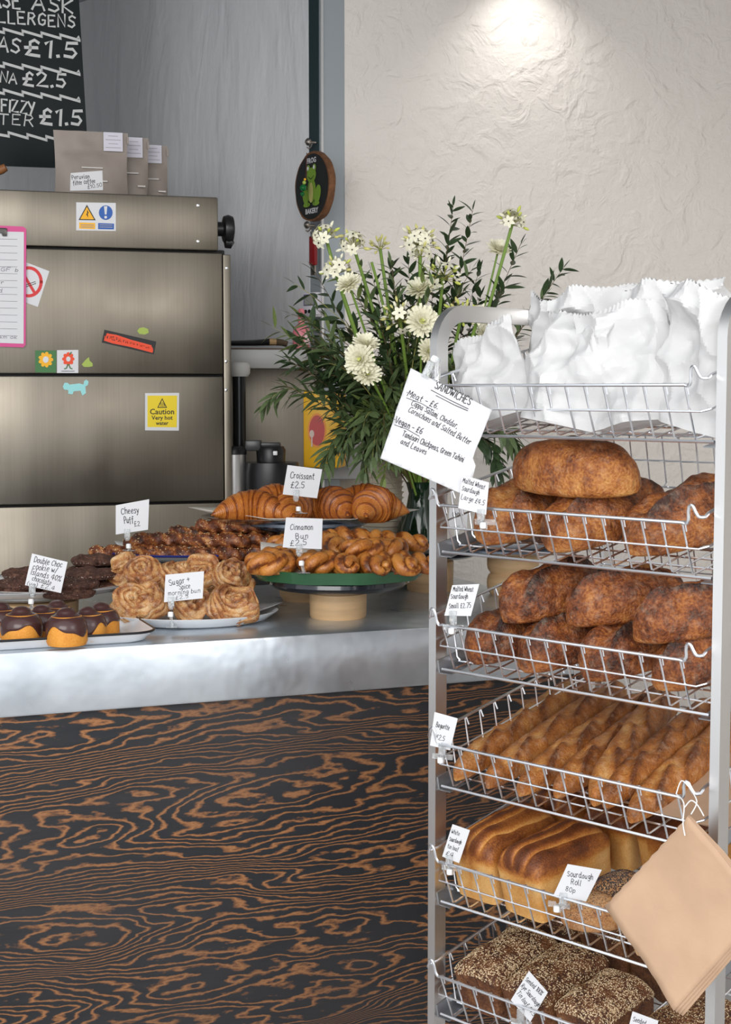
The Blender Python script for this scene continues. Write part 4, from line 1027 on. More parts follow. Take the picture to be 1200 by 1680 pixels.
# ---------------------------------------------------------------- cookies on a low stand
kc = (at(52, 985, 3.32).x, 3.32)
zt = stand(kc, .10, .045, .12, .014, 'low grey block stand under the chocolate cookie plate', mat('grey_block', (.36, .36, .35), .5))
plate('cookie_plate', kc, zt, .215, .15, .018, white_enamel, 'white oval plate of dark chocolate cookies at the left edge', yaw=10)
liner(kc, zt + .004, [(-.2, -.05, .02), (-.06, -.14, .016), (.1, -.145, .012), (.218, -.02, .016), (.13, .1, .02), (-.1, .12, .02)], paper_w, 'white paper under the chocolate cookies', seed=12)
ck = [cookie_mesh(1, .058, .021), cookie_mesh(4, .060, .021), cookie_mesh(7, .055, .021)]
zk = zt + .006
for px, py, Y, h, k, ya, w in ((30, 976, 3.24, 0, 0, 0, 'bottom cookie at the left front of the plate'), (40, 963, 3.25, .016, 1, 0, 'cookie on top at the left front, under the price card'), (112, 973, 3.22, 0, 1, 3, 'bottom cookie at the right front of the plate'),
      (122, 958, 3.24, .016, 2, 5, 'upper cookie at the right front of the plate'), (150, 950, 3.30, .030, 0, -6, 'cookie with sugar flecks overlapping the right pile'), (160, 965, 3.32, .002, 2, 0, 'lowest cookie at the right end of the plate'),
      (152, 938, 3.42, .024, 1, 0, 'middle cookie of the back stack'), (157, 919, 3.42, .047, 0, 3, 'topmost cookie of the back stack'), (160, 955, 3.42, .001, 1, 0, 'bottom cookie of the back stack'),
      (45, 948, 3.34, .026, 0, 4, 'cookie behind the price card at the back left')):
    p = at(px, py, Y); put('cookie', ck[k], (p.x, Y, zk + h), (0, 0, ya * 9), 'dark chocolate ' + w, 'cookie', 'double chocolate cookies')

# ---------------------------------------------------------------- tray of chocolate-topped cakes
tr = on_z(262, 1052, ZC); trl = cpt(tr)
TW, TD = .46, .25
MTr = MC @ Matrix.Translation((trl.x - TW / 2 - .006, .004 + TD / 2, ZC))
ty = empty('enamel_tray', MTr, 'white rectangular enamel tray with a black rim and chocolate-topped cakes', 'tray')
def rr_pts(w, d, r, z, n=6):
    o = []
    for cx, cy, a0 in ((w / 2 - r, d / 2 - r, 0), (-w / 2 + r, d / 2 - r, 90), (-w / 2 + r, -d / 2 + r, 180), (w / 2 - r, -d / 2 + r, 270)):
        for k in range(n + 1):
            a = R(a0 + 90 * k / n); o.append((cx + r * cos(a), cy + r * sin(a), z))
    return o
b = MB(); rings = [rr_pts(TW * .86, TD * .78, .03, 0), rr_pts(TW * .92, TD * .86, .035, .004), rr_pts(TW, TD, .05, .022), rr_pts(TW * .99, TD * .985, .048, .0235), rr_pts(TW * .90, TD * .83, .033, .007), rr_pts(TW * .85, TD * .76, .03, .004)]
n_ = len(rings[0]); vs_ = [p for r_ in rings for p in r_]; fs_ = [tuple(range(n_))[::-1]]
for i in range(len(rings) - 1):
    for k in range(n_): fs_.append((i * n_ + k, i * n_ + (k + 1) % n_, (i + 1) * n_ + (k + 1) % n_, (i + 1) * n_ + k))
fs_.append(tuple((len(rings) - 1) * n_ + k for k in range(n_)))
b.add(vs_, fs_).obj('dish', white_enamel, ty)
b = MB(); b.tube(rr_pts(TW, TD, .05, .0228), .0026, 6, closed=True); b.obj('rim', mat('black_rim', (.012, .012, .014), .3), ty)
b = MB(); b.box((-.005, 0, .0075), (TW * .80, TD * .70, .001)); b.obj('paper_liner', paper_w, None, MTr, smooth=False, label='white paper lining the tray of chocolate-topped cakes', cat='paper')
def cake_meshes(seed):
    rn = random.Random(seed)
    sp_ = MB(); sp_.lathe([(.001, 0), (.033, 0), (.0355, .006), (.0352, .024), (.033, .040), (.026, .050), (.001, .054)], 36, wob=lambda a, r: 1 + .012 * sin(3 * a + seed))
    n = 44; vs = []; fs = []; rows = 20
    ph = rn.uniform(0, 6)
    for j in range(rows):
        t = j / (rows - 1)
        for k in range(n):
            a = 2 * pi * k / n
            low = .025 + .009 * sin(3 * a + ph) + .005 * sin(5 * a + ph * 2)
            if t < .55:
                s_ = t / .55; z = low + (.049 - low) * s_; r = .0368 * (1 - .26 * max(0, (z - .028) / .021) ** 2.0) * (1 - .03 * (j == 0))
            elif t < .72:
                s_ = (t - .55) / .17; r = .0272 - .0102 * s_; z = .049 + .0058 * s_ - .001 * s_ * s_
            else:
                s_ = (t - .72) / .28; r = .0170 * cos(s_ * pi / 2); z = .0538 + .0105 * sin(s_ * pi / 2)
            vs.append((r * cos(a), r * sin(a), z))
    for j in range(rows - 1):
        for k in range(n):
            a, b2 = j * n + k, j * n + (k + 1) % n; fs.append((a, b2, b2 + n, a + n))
    return sp_.mesh('sponge', sponge_m), MB().add(vs, fs).mesh('chocolate_coating', choc_m)
cms = [cake_meshes(i * 7 + 2) for i in range(3)]
for i, (px, py, w, sc) in enumerate(((0, 1043, 'leftmost, cut by the photo edge', 1.05), (34, 1055, 'front left, chocolate running furthest down', 1.12), (67, 1045, 'behind the two front cakes', 1.0), (93, 1036, 'furthest back on the tray', 1.0),
        (108, 1058, 'front centre with the widest orange base', 1.12), (143, 1050, 'right of the front centre cake', 1.02), (165, 1043, 'rightmost on the tray', 1.04))):
    p = on_z(px, py, ZC + .009)
    o = empty('chocolate_topped_cake', Matrix.Translation((p.x, p.y + .01, ZC + .0085)) @ Matrix.Rotation(R(i * 70), 4, 'Z') @ Matrix.Scale(sc, 4), 'small orange sponge cake with a domed chocolate cap, ' + w, 'cake', 'chocolate-topped cakes on the tray')
    inst('sponge', cms[i % 3][0], o); inst('chocolate_coating', cms[i % 3][1], o)

# ---------------------------------------------------------------- right-hand stands behind the rack
ra = on_z(706, 968, ZC); ra = (ra.x, ra.y)
zt = stand(ra, .058, .082, .12, .014, 'pale wooden stand behind the left rack post', enamel_black)
zt_a = zt
plate('silver_plate', ra, zt, .165, .13, .022, silver_m, 'silver oval plate with paper, behind the left post of the bread rack', yaw=20)
liner(ra, zt + .005, [(-.15, -.02, .02), (.0, -.12, .012), (.155, -.085, -.01), (.15, .04, .02), (-.05, .11, .02)], paper_m, 'baking paper with a corner hanging off the silver plate', seed=15)
rb = (at(842, 950, 3.72).x, 3.72)
zt2 = stand(rb, .064, .105, .17, .016, 'spool-shaped wooden stand with blue splattered disc, seen through the rack', splat, spool=True)
plate('plain_plate', rb, zt2, .15, .13, .018, white_enamel, 'plate on the splattered stand, hidden behind the bread rack')
for i, (dx, dy) in enumerate(((-.06, 0), (.06, .02), (0, -.06))):
    put('cookie', ck[i], (rb[0] + dx, rb[1] + dy, zt2 + .008), (0, 0, i * 50), ('left', 'right', 'front')[i] + ' pale biscuit on the plate behind the bread rack', 'cookie', 'biscuits behind the rack')
# tongs
MTg = Matrix.Translation((on_z(312, 985, ZC).x - .01, bc[1] + .21, ZC))
tg = empty('tongs', MTg @ Matrix.Rotation(R(-12), 4, 'Z'), 'steel serving tongs lying behind the sugared buns', 'tongs')
for s_ in (-1, 1):
    b = MB(); b.tube([(-.12, s_ * .003, .012), (-.04, s_ * .012, .012), (.06, s_ * .02, .012), (.11, s_ * .016, .010)], lambda t: .006 + .004 * t, 8, flat=.4); b.obj('arm', steel_wire, tg)
# stack of paper bowls
cup_m = mat('kraft_cream_card', (.60, .53, .42), .6)
sk = (at(628, 800, 3.98).x, 3.98)
n_b = 26
bw = MB(); bw.lathe([(.001, 0), (.040, 0), (.044, .004), (.052, .046), (.0555, .048), (.0555, .0505), (.051, .0495), (.042, .006), (.001, .004)], 28)
bme = bw.mesh('paper_bowl', cup_m)
for i in range(22):
    inst('paper_bowl', bme, None, Matrix.Translation((sk[0] + .0006 * sin(i * 2.1), sk[1], ZC + .0142 * i)), label='cream paper bowl in the tall nested stack behind the croissants', cat='bowl', group='nested stack of cream paper bowls')
# ================================================================ BREAD RACK
TH = 44.9
RO = V3((.1293, 2.77, 0))
UU = V3((cos(R(TH)), -sin(R(TH)), 0)); VV = V3((sin(R(TH)), cos(R(TH)), 0)); ZZ = V3((0, 0, 1))
MR = Matrix.Translation(RO) @ Matrix.Rotation(R(-TH), 4, 'Z')         # x along the front, y to the back
RW, RD, TB, TA = .60, .545, .0175, .030
ZSH = [1.4249, 1.2106, .9938, .7750, .5563, .3407]
RTOP = 1.655
rack = empty('bread_rack', MR, 'tall steel bread rack with rounded top corners holding six wire baskets', 'rack')
def side_frame(u):
    """rectangular tube bent into an upside-down U, front post to back post"""
    b = MB(); pts = []; rc = .075
    pts.append((0, .03)); pts.append((0, RTOP - rc))
    for k in range(1, 9): a = pi / 2 * k / 8; pts.append((rc - rc * cos(a), RTOP - rc + rc * sin(a)))
    for k in range(0, 9): a = pi / 2 * k / 8; pts.append((RD - rc + rc * sin(a), RTOP - rc + rc * cos(a)))
    pts.append((RD, .03))
    def off(d):
        o = []
        for i, p in enumerate(pts):
            a = pts[max(0, i - 1)]; c = pts[min(len(pts) - 1, i + 1)]
            dx, dz = c[0] - a[0], c[1] - a[1]; l = hypot(dx, dz); o.append((p[0] + dz / l * d, p[1] - dx / l * d))
        return o
    inn = off(TA); n = len(pts)
    vs = [(u, p[0], p[1]) for p in pts] + [(u + TB, p[0], p[1]) for p in pts] + [(u + TB, p[0], p[1]) for p in inn] + [(u, p[0], p[1]) for p in inn]
    fs = []
    for i in range(n - 1):
        for r_ in range(4):
            a, c = r_ * n + i, ((r_ + 1) % 4) * n + i; fs.append((a, a + 1, c + 1, c))
    fs += [(0, n, 2 * n, 3 * n), (n - 1, 4 * n - 1, 3 * n - 1, 2 * n - 1)]
    return b.add(vs, fs).obj('side_frame', steel_frame, rack)
side_frame(-TB); side_frame(RW - TB)
b = MB(); b.box((RW / 2 - TB / 2, RD / 2, RTOP - .0145), (RW - TB, .022, .027)); b.obj('cross_bar', steel_frame, rack, bev=.002)
b = MB(); b.box((RW / 2 - TB / 2, RD - .016, .10), (RW - TB, .02, .03)); b.obj('cross_bar', steel_frame, rack, bev=.002)
for u in (-TB / 2, RW - TB * 1.5):
    for v in (.016, RD - .016):
        w = MB(); w.lathe([(.001, -.028), (.024, -.028), (.03, -.02), (.03, .02), (.024, .028), (.001, .028)], 18, Matrix.Rotation(R(90), 4, 'Y') @ Matrix.Scale(.5, 4, V3((0, 0, 1))))
        w.obj('wheel', black_plastic, rack, Matrix.Translation((u + TB / 2 - TB / 2, v, .030)))
TILT = 11.5
def tray_M(k):                                                       # basket space: x along front, y up the slope, z off the base
    return MR @ Matrix.Translation((0, .007, ZSH[k])) @ Matrix.Rotation(R(TILT), 4, 'X')
rail_m = mat('grey_rail', (.42, .44, .47), .38, .9)
for k in range(6):
    for u, s_ in ((.0, 1), (RW - TB, -1)):
        b = MB(); L_ = .53
        b.box((u + s_ * .001 , L_ / 2, .002), (.002, L_, .026)); b.box((u + s_ * .014, L_ / 2, -.010), (.028, L_, .002))
        b.obj('rail', rail_m, rack, MR.inverted() @ tray_M(k) @ Matrix.Translation((0, 0, -.004)), smooth=False)
# ---------------------------------------------------------------- wire basket
NF, U0, DU = 14, .037, .0387
FY_, FZ_ = -.0135, .0875                                             # top of the leaning front
SH, BD = .100, .515
WR = .0021
def wires(fn, name, parent, M=None): b = MB(); fn(b); return b.obj(name, steel_wire, parent)
UL, UR = .008, RW - TB - .008
bsk_meshes = {}
def w_front(b):
    for i in range(NF):
        u = U0 + DU * i; b.tube([(u, .012, -.002), (u, .002, .0), (u, FY_, FZ_)], WR * .85, 6); b.tube([(u, FY_, FZ_ + .002), (u + .0015, FY_ + .005, FZ_ + .001), (u + .002, FY_ + .0062, FZ_ - .016)], WR * .75, 5)
    b.tube([(UL, .02, .048), (UL + .002, .004, .046), (UL + .012, FY_ * .46 - .002, .0445), (UR - .012, FY_ * .46 - .002, .0445), (UR - .002, .004, .046), (UR, .02, .048)], WR * .9, 6)
def w_rim(b):
    ur = U0 + DU * (NF - 1)
    def hump(x0, s_): return [(x0, FY_, FZ_), (x0 + s_ * .007, FY_, FZ_ - .001), (x0 + s_ * .012, FY_, FZ_ + .006), (x0 + s_ * .0135, FY_, FZ_ + .020), (x0 + s_ * .017, FY_, FZ_ + .028), (x0 + s_ * .022, FY_, FZ_ + .028), (x0 + s_ * .026, FY_, FZ_ + .019), (x0 + s_ * .031, FY_ + .001, FZ_ + .011), (x0 + s_ * .037, FY_ + .008, FZ_ + .009)]
    L = hump(U0, -1)[::-1]; Rr = hump(ur, 1)
    L = [tuple(p) for p in smooth_pts(L, 3)]; Rr = smooth_pts(Rr, 3)
    b.tube([(UL, .04, SH), (UL, .012, SH - .001)] + L + Rr + [(UR, .012, SH - .001), (UR, .04, SH)], WR * 1.35, 7)
def w_side(u, s_):
    def f(b):
        b.tube([(u, .04, SH), (u, BD, SH)], WR * 1.35, 6); b.tube([(u, .02, .048), (u, BD, .048)], WR * .9, 6)
        n = 12
        for i in range(n):
            y = .045 + (BD - .05) * i / (n - 1); b.tube([(u, y, SH + .002), (u, y, .004), (u - s_ * .006, y, -.002)], WR * .85, 5); b.tube([(u, y + .003, SH), (u - s_ * .005, y + .003, SH - .016)], WR * .75, 5)
    return f
def w_back(b):
    b.tube([(UL, BD, SH), (UR, BD, SH)], WR * 1.35, 6); b.tube([(UL, BD, .048), (UR, BD, .048)], WR * .9, 6)
    for i in range(NF): u = U0 + DU * i; b.tube([(u, BD, SH + .002), (u, BD, .004), (u, BD - .008, -.002)], WR * .85, 5)
def w_base(b):
    for i in range(NF): u = U0 + DU * i; b.tube([(u, .006, -.002), (u, BD - .004, -.002)], WR * .85, 5)
    for i in range(12):
        y = .001 + (BD - .002) * i / 11; b.tube([(UL, y, -.0055), (UR, y, -.0055)], WR * (1.35 if i == 0 else .9), 5)
for n_, f in (('front_panel', w_front), ('front_rim', w_rim), ('side_panel', w_side(UL, -1)), ('side_panel', w_side(UR, 1)), ('back_panel', w_back), ('base_grid', w_base)):
    b = MB(); f(b); bsk_meshes.setdefault(n_, []).append(b.mesh(n_, steel_wire))
BL = ['topmost wire basket of the rack, stuffed with white paper bags', 'wire basket of large malted sourdough loaves, second from the top', 'wire basket of small malted sourdough loaves, third from the top', 'wire basket of baguettes', 'wire basket of tin loaves and rolls, below the baguettes', 'lowest visible wire basket, with seeded rye loaves']
for k in range(6):
    o = empty('wire_basket', tray_M(k), BL[k], 'basket', 'wire baskets of the bread rack')
    for n_, ms in bsk_meshes.items():
        for me in ms: inst(n_, me, o)

# ---------------------------------------------------------------- loaves
def tray_uv(k, px, py, h):
    M = tray_M(k); n = M.col[2].to_3d(); p = on_plane(px, py, M.translation + n * h, n)
    q = M.inverted() @ p; return q.x, q.y
def seg_d(x, y, s_):
    x0, y0, x1, y1 = s_; dx, dy = x1 - x0, y1 - y0; t = max(0, min(1, ((x - x0) * dx + (y - y0) * dy) / (dx * dx + dy * dy)))
    ex, ey = x - x0 - t * dx, y - y0 - t * dy; sd = (ex * dy - ey * dx)
    return hypot(ex, ey), (1 if sd > 0 else -1), t
def loaf(name, m, L, W, H, seed, slashes=(), p=2.6, pq=.55, sw=.010, amp=.05, bot=.30, base_bake=.52, top_bake=.0, taper=0, cs=1.0, N=84, n=64, groove=.006, ear=.006, score_light=-.35):
    vs = []; bk = []; fs = []
    for i in range(N):
        th = -pi / 2 + pi * i / (N - 1); s_ = sin(th) * .999
        env = max(.02, 1 - abs(s_) ** p) ** pq
        for k in range(n):
            a = 2 * pi * k / n; ca, sa = cos(a), sin(a)
            y = W / 2 * env * (abs(ca) ** cs) * (1 if ca > 0 else -1) * (1 + taper * s_)
            if sa >= 0: z = H * bot + H * (1 - bot) * (abs(sa) ** cs) * env ** .75
            else: z = H * bot * (1 - (abs(sa) ** .45) * (env ** .15))
            x = s_ * L / 2
            d = nz(x, y, z, 22, seed) * amp * W + nz(x, y, z, 60, seed + 3) * amp * W * .35
            b_ = base_bake + top_bake * (z / H) + .25 * nz(x, y, z, 16, seed + 9)
            if sa > -.1:
                for q in slashes:
                    dd, sd, t = seg_d(x / L, y / L, q); dd *= L
                    fade = min(1, 6 * t, 6 * (1 - t)) if 0 < t < 1 else 0
                    if fade > 0:
                        if dd < sw:
                            g = (1 - dd / sw); z -= groove * g * fade; b_ += score_light * g * fade
                        elif dd < sw * 1.7 and sd > 0:
                            g = 1 - abs(dd - sw * 1.3) / (sw * .45); z += ear * max(0, g) * fade; b_ += .38 * max(0, g) * fade
            if sa < -.3: b_ -= .12
            vs.append((x, y + d * ca, max(0, z + d * (sa if sa > 0 else 0)))); bk.append(b_)
    for i in range(N - 1):
        for k in range(n):
            a, b2 = i * n + k, i * n + (k + 1) % n; fs.append((a, b2, b2 + n, a + n))
    fs.append(tuple(range(n))[::-1]); fs.append(tuple((N - 1) * n + k for k in range(n)))
    return MB().add(vs, fs, bk).mesh(name, m)
malt_m = bread('malted_crust', [(.0, (.60, .30, .09)), (.3, (.44, .165, .04)), (.55, (.26, .078, .020)), (.8, (.115, .034, .012)), (1.0, (.042, .014, .008))], 30, .55, 210, .9, flour=.18, rough=.5)
malt2_m = bread('malted_crust_dark', [(.0, (.52, .23, .065)), (.3, (.36, .12, .030)), (.55, (.20, .055, .016)), (.8, (.085, .025, .010)), (1.0, (.03, .011, .007))], 34, .6, 210, .9, flour=.20, rough=.5)
bag_cr = bread('baguette_crust', [(.0, (.74, .48, .22)), (.3, (.60, .29, .085)), (.6, (.40, .14, .030)), (1.0, (.13, .038, .011))], 32, .42, 300, .5, flour=.28, rough=.5)
white_cr = bread('white_tin_crust', [(.0, (.74, .45, .17)), (.3, (.60, .28, .07)), (.55, (.38, .13, .026)), (.8, (.17, .048, .013)), (1.0, (.07, .022, .009))], 20, .30, 330, .4, rough=.45)
rye_cr = bread('rye_crust', [(.0, (.30, .13, .05)), (.4, (.15, .055, .022)), (.7, (.065, .024, .013)), (1.0, (.028, .012, .008))], 34, .6, 260, .9, rough=.6)
roll_cr = bread('roll_crust', [(.0, (.72, .46, .24)), (.4, (.50, .24, .09)), (.7, (.28, .10, .035)), (1.0, (.10, .04, .02))], 30, .45, 300, .6, flour=.35, rough=.6)
def lay(name, me, k, u, v, h, yaw, label, group, cat='bread', roll=0, pitch=0, sc=(1, 1, 1), px=None):
    M = tray_M(k) @ Matrix.Translation((u, v, h)) @ Euler((R(roll), R(pitch), R(yaw))).to_matrix().to_4x4() @ Matrix.Diagonal((*sc, 1))
    return inst(name, me, None, M, label=label, cat=cat, group=group)
# large malted loaves
big = [loaf('malted_loaf', malt_m, .285, .150, .100, 1, [(-.49, -.07, .49, .11)], sw=.026, groove=.016, ear=.017, base_bake=.46, top_bake=.16, amp=.07),
       loaf('malted_loaf', malt_m, .285, .155, .098, 6, [(-.49, .05, .49, -.10)], sw=.028, groove=.017, ear=.018, base_bake=.46, top_bake=.16, amp=.07),
       loaf('malted_loaf', malt_m, .270, .140, .098, 11, [], base_bake=.36, top_bake=.12, amp=.05)]
G2 = 'large malted sourdough loaves'
lay('malted_loaf', big[0], 1, .100, .165, 0, 86, 'large malted loaf at the left of the second basket, under its price card', G2)
lay('malted_loaf', big[1], 1, .262, .160, 0, 84, 'large malted loaf in the middle of the second basket', G2)
lay('malted_loaf', big[1], 1, .432, .178, 0, 76, 'large malted loaf at the right of the second basket with a long dark slash', G2)
u, v = tray_uv(1, 943, 762, .135)
lay('malted_loaf', big[2], 1, u, v, .085, -6, 'rounded malted loaf lying across the top of the second basket', G2)
# small malted loaves
sm = [loaf('malted_loaf', malt2_m, .205, .118, .092, 21, [(-.49, -.09, .49, .12)], sw=.021, groove=.013, ear=.014, base_bake=.50, top_bake=.12, amp=.07),
      loaf('malted_loaf', malt2_m, .20, .120, .088, 26, [(-.49, .10, .49, -.08)], sw=.021, groove=.013, ear=.014, base_bake=.50, top_bake=.10, amp=.07),
      loaf('malted_loaf', malt2_m, .215, .112, .090, 31, [(-.49, .06, .49, -.02)], sw=.018, groove=.011, ear=.012, base_bake=.48, top_bake=.12, amp=.07)]
G3 = 'small malted sourdough loaves'
for (u, v, h, ya, k, w) in ((.085, .120, 0, 82, 0, 'at the left front of the third basket'), (.205, .118, 0, 80, 1, 'second from the left in the front of the third basket'), (.345, .125, 0, 74, 0, 'third from the left in the front of the third basket'), (.490, .130, 0, 68, 1, 'at the right front of the third basket'),
                            (.075, .34, 0, 85, 1, 'at the back left of the third basket'), (.20, .35, 0, 88, 2, 'in the back row middle of the third basket'), (.36, .36, 0, 84, 0, 'in the back row right of the third basket')):
    lay('malted_loaf', sm[k], 2, u, v, h, ya, 'small malted loaf ' + w, G3)
for px, py, hh, ya, k, w in ((903, 968, .12, 70, 0, 'on top at the left of the third basket pile'), (1026, 976, .12, 52, 2, 'longest on top in the middle of the third basket'), (1132, 1000, .12, 55, 1, 'on top at the right, behind the right post')):
    u, v = tray_uv(2, px, py, hh); lay('malted_loaf', sm[k], 2, u, v, hh - .042, ya, 'small malted loaf ' + w, G3)
# baguettes: tip pixel, far pixel
bg_ = []
for i in range(4):
    sl = [(-.44 + .215 * j, -.024, -.19 + .215 * j, .026) for j in range(4)]
    bg_.append(loaf('baguette', bag_cr, .50, .066, .052, 40 + i * 5, sl, p=3.6, pq=.55, sw=.013, groove=.008, ear=.008, base_bake=.56 + .06 * (i % 2), top_bake=.12, amp=.04, N=150, n=40))
G4 = 'baguettes in the fourth basket'
for i, (a, b_, L, hh, w, ks) in enumerate((((733, 1268), (905, 1150), .50, .03, 'leftmost baguette, against the side of the basket', 0), ((775, 1287), (960, 1160), .50, .03, 'second baguette from the left', 1), ((822, 1303), (1000, 1180), .50, .03, 'third baguette from the left with a floury tip', 2),
        ((905, 1292), (1040, 1190), .46, .03, 'fourth baguette from the left, set back from the basket front', 3), ((946, 1318), (1040, 1190), .50, .045, 'fifth baguette from the left, steeply angled', 0), ((985, 1308), (1150, 1170), .50, .045, 'pale baguette, sixth from the left', 1),
        ((1003, 1348), (1165, 1215), .50, .03, 'rightmost baguette poking through the basket front', 2))):
    u0, v0 = tray_uv(3, a[0] + 6, a[1] - 4, hh); u1, v1 = tray_uv(3, *b_, hh); d = V3((u1 - u0, v1 - v0, 0)).normalized()
    v0 = max(v0, .012)
    c = V3((u0, v0, 0)) + d * (L / 2)
    lay('baguette', bg_[ks], 3, c.x, c.y, hh - .030, math.degrees(math.atan2(d.y, d.x)), w, G4, sc=(L / .5, 1.0, 1.0))
# tin loaves
def tin(name, m, L, W, H, seed, score=True, N=64, dome=.34, top=.55, side=.12):
    """bread baked in a tin: straight sides, domed top that overhangs a little"""
    hs = H * (1 - dome); ring = []                                  # cross-section: (y, z, is_top 0..1)
    for i in range(6): ring.append((-.46 + .92 * i / 6, 0.0, 0))
    for i in range(8): ring.append((.46 + .04 * (i / 8), hs * (i / 8), 0))
    for i in range(44):
        q = 1 - 2 * i / 43; yy = .5 * q * (1.05 - .05 * abs(q) ** 6)
        ring.append((yy * 1.03, hs + H * dome * max(0, 1 - abs(q) ** 2.4) ** .55, 1))
    for i in range(8): ring.append((-.5 + .04 * (i / 8), hs * (1 - (i + 1) / 9), 0))
    n = len(ring); vs = []; bk = []; fs = []
    for i in range(N):
        th = -pi / 2 + pi * i / (N - 1); s_ = sin(th) * .9999
        e = max(.0, 1 - abs(s_) ** 16) ** (1 / 7); ed = max(.0, 1 - abs(s_) ** 6) ** .5
        for (yy, zz_, tp) in ring:
            x = s_ * L / 2; y = W * yy * e; z = zz_ if not tp else hs + (zz_ - hs) * ed
            x *= .95 + .05 * z / H
            b_ = side + (top - side) * max(0, min(1, (z - hs * .86) / (H * .16))) + .16 * nz(x, y, z, 18, seed)
            if tp and score and abs(yy) < .44:
                f = sin(x / L * 2 * pi * .45 + yy * 2 * pi * 3.6 + seed + .8 * sin(x / L * 4)); g = max(0, f) ** 3 * ed
                z -= .006 * g; b_ -= .46 * g; b_ += .10 * max(0, -f)
            d = .045 * W * nz(x, y, z, 20, seed)
            vs.append((x + d * .4, y + d * .6, max(0, z + d * tp))); bk.append(b_)
    for i in range(N - 1):
        for k in range(n):
            a, b2 = i * n + k, i * n + (k + 1) % n; fs.append((a, b2, b2 + n, a + n))
    fs.append(tuple(range(n))[::-1]); fs.append(tuple((N - 1) * n + k for k in range(n)))
    return MB().add(vs, fs, bk).mesh(name, m)
tins = [tin('tin_loaf', white_cr, .200, .108, .128, 3, top=.76, side=.2), tin('tin_loaf', white_cr, .200, .112, .125, 8, top=.78, side=.18), tin('tin_loaf', white_cr, .19, .11, .12, 15, score=False, top=.86, side=.22)]
G5 = 'white tin loaves in the fifth basket'
for (u, v, ya, k, w) in ((.073, .125, 88, 0, 'leftmost tin loaf in the fifth basket, behind its price card'), (.195, .118, 84, 1, 'scored tin loaf with pale sides at the front of the fifth basket'), (.085, .345, 90, 1, 'tin loaf at the back left of the fifth basket'), (.215, .340, 86, 2, 'dark-topped tin loaf in the second row of the fifth basket'), (.345, .335, 80, 2, 'tin loaf with a long pale side at the back right of the fifth basket'), (.49, .40, 84, 0, 'tin loaf at the far right back of the fifth basket')):
    lay('tin_loaf', tins[k], 4, u, v, 0, ya, w, G5)
def seeds(n, fn, m, size, seed, flat=.45):
    """a scatter of seeds: fn(rnd) -> point, normal"""
    rn = random.Random(seed); mb = MB()
    base = [(1, 0, 0), (0, .55, 0), (-1, 0, 0), (0, -.55, 0), (0, 0, flat), (0, 0, -flat)]
    fb = [(0, 1, 4), (1, 2, 4), (2, 3, 4), (3, 0, 4), (1, 0, 5), (2, 1, 5), (3, 2, 5), (0, 3, 5)]
    for _ in range(n):
        r_ = fn(rn)
        if r_ is None: continue
        p, nn = r_; q = nn.to_track_quat('Z', 'Y').to_matrix() @ Matrix.Rotation(rn.uniform(0, 6.28), 3, 'Z'); s_ = size * rn.uniform(.7, 1.3)
        mb.add([p + q @ (V3(v_) * s_) for v_ in base], fb)
    return mb
def top_points(me, zmin, nzmin=.25):
    pl = [(f.center.copy(), f.normal.copy(), f.area) for f in me.polygons if f.center.z > zmin and f.normal.z > nzmin]
    import bisect
    acc = []; t = 0
    for c, n_, a in pl: t += a; acc.append(t)
    vs = me.vertices
    polys = [f for f in me.polygons if f.center.z > zmin and f.normal.z > nzmin]
    def fn(rn):
        f = polys[bisect.bisect_left(acc, rn.uniform(0, t))] ; p = [vs[i].co for i in f.vertices]
        a, b_ = rn.random(), rn.random()
        q = p[0].lerp(p[1], a).lerp(p[-1].lerp(p[2 if len(p) > 2 else 1], a), b_) if len(p) >= 4 else f.center
        return q, f.normal
    return fn
flk = mat('cheese_flake', (.70, .50, .26), .5)
PF_ = [seeds(70, top_points(m_, .008, .1), flk, .0022, 50 + i).mesh('cheese_flakes', flk, smooth=False) for i, m_ in enumerate(pm)]
for o_, i_ in PUFFS: inst('cheese_flakes', PF_[i_], o_, kind='stuff')
sug = mat('sugar_fleck', (.60, .52, .45), .4)
CS = [seeds(60, top_points(m_, .006, .3), sug, .0013, 80 + i).mesh('sugar_flecks', sug, smooth=False) for i, m_ in enumerate(ck)]
for o_ in list(COL.objects):
    if o_.name.startswith('cookie') and o_.data in ck: inst('sugar_flecks', CS[ck.index(o_.data)], o_, kind='stuff')
poppy = mat('poppy_seed', (.030, .034, .042), .6)
rl = [loaf('sourdough_roll', roll_cr, .115, .085, .062, 61, p=2.2, pq=.55, base_bake=.38, amp=.04, N=30, n=26), loaf('sourdough_roll', roll_cr, .11, .09, .06, 66, p=2.2, pq=.55, base_bake=.45, amp=.04, N=30, n=26)]
pop = [seeds(1100, top_points(rl[0], .03), poppy, .0011, 1).mesh('poppy_seeds', poppy, smooth=False), seeds(3600, top_points(rl[1], .02), poppy, .0015, 2).mesh('poppy_seeds', poppy, smooth=False)]
for px, py, k, ya, w in ((951, 1501, 0, 20, 'poppy-flecked sourdough roll behind the roll price card'), (1010, 1455, 1, 60, 'sourdough roll thick with dark poppy seeds'), (1046, 1556, 0, 70, 'pale sourdough roll half hidden by the hanging brown bags'), (1080, 1500, 1, 10, 'sourdough roll behind the hanging brown bags')):
    u, v = tray_uv(4, px, py, .035); v = max(v, .062)
    o = lay('sourdough_roll', rl[k], 4, u, v, 0, ya, w, 'sourdough rolls in the fifth basket'); inst('poppy_seeds', pop[k], o, kind='stuff')
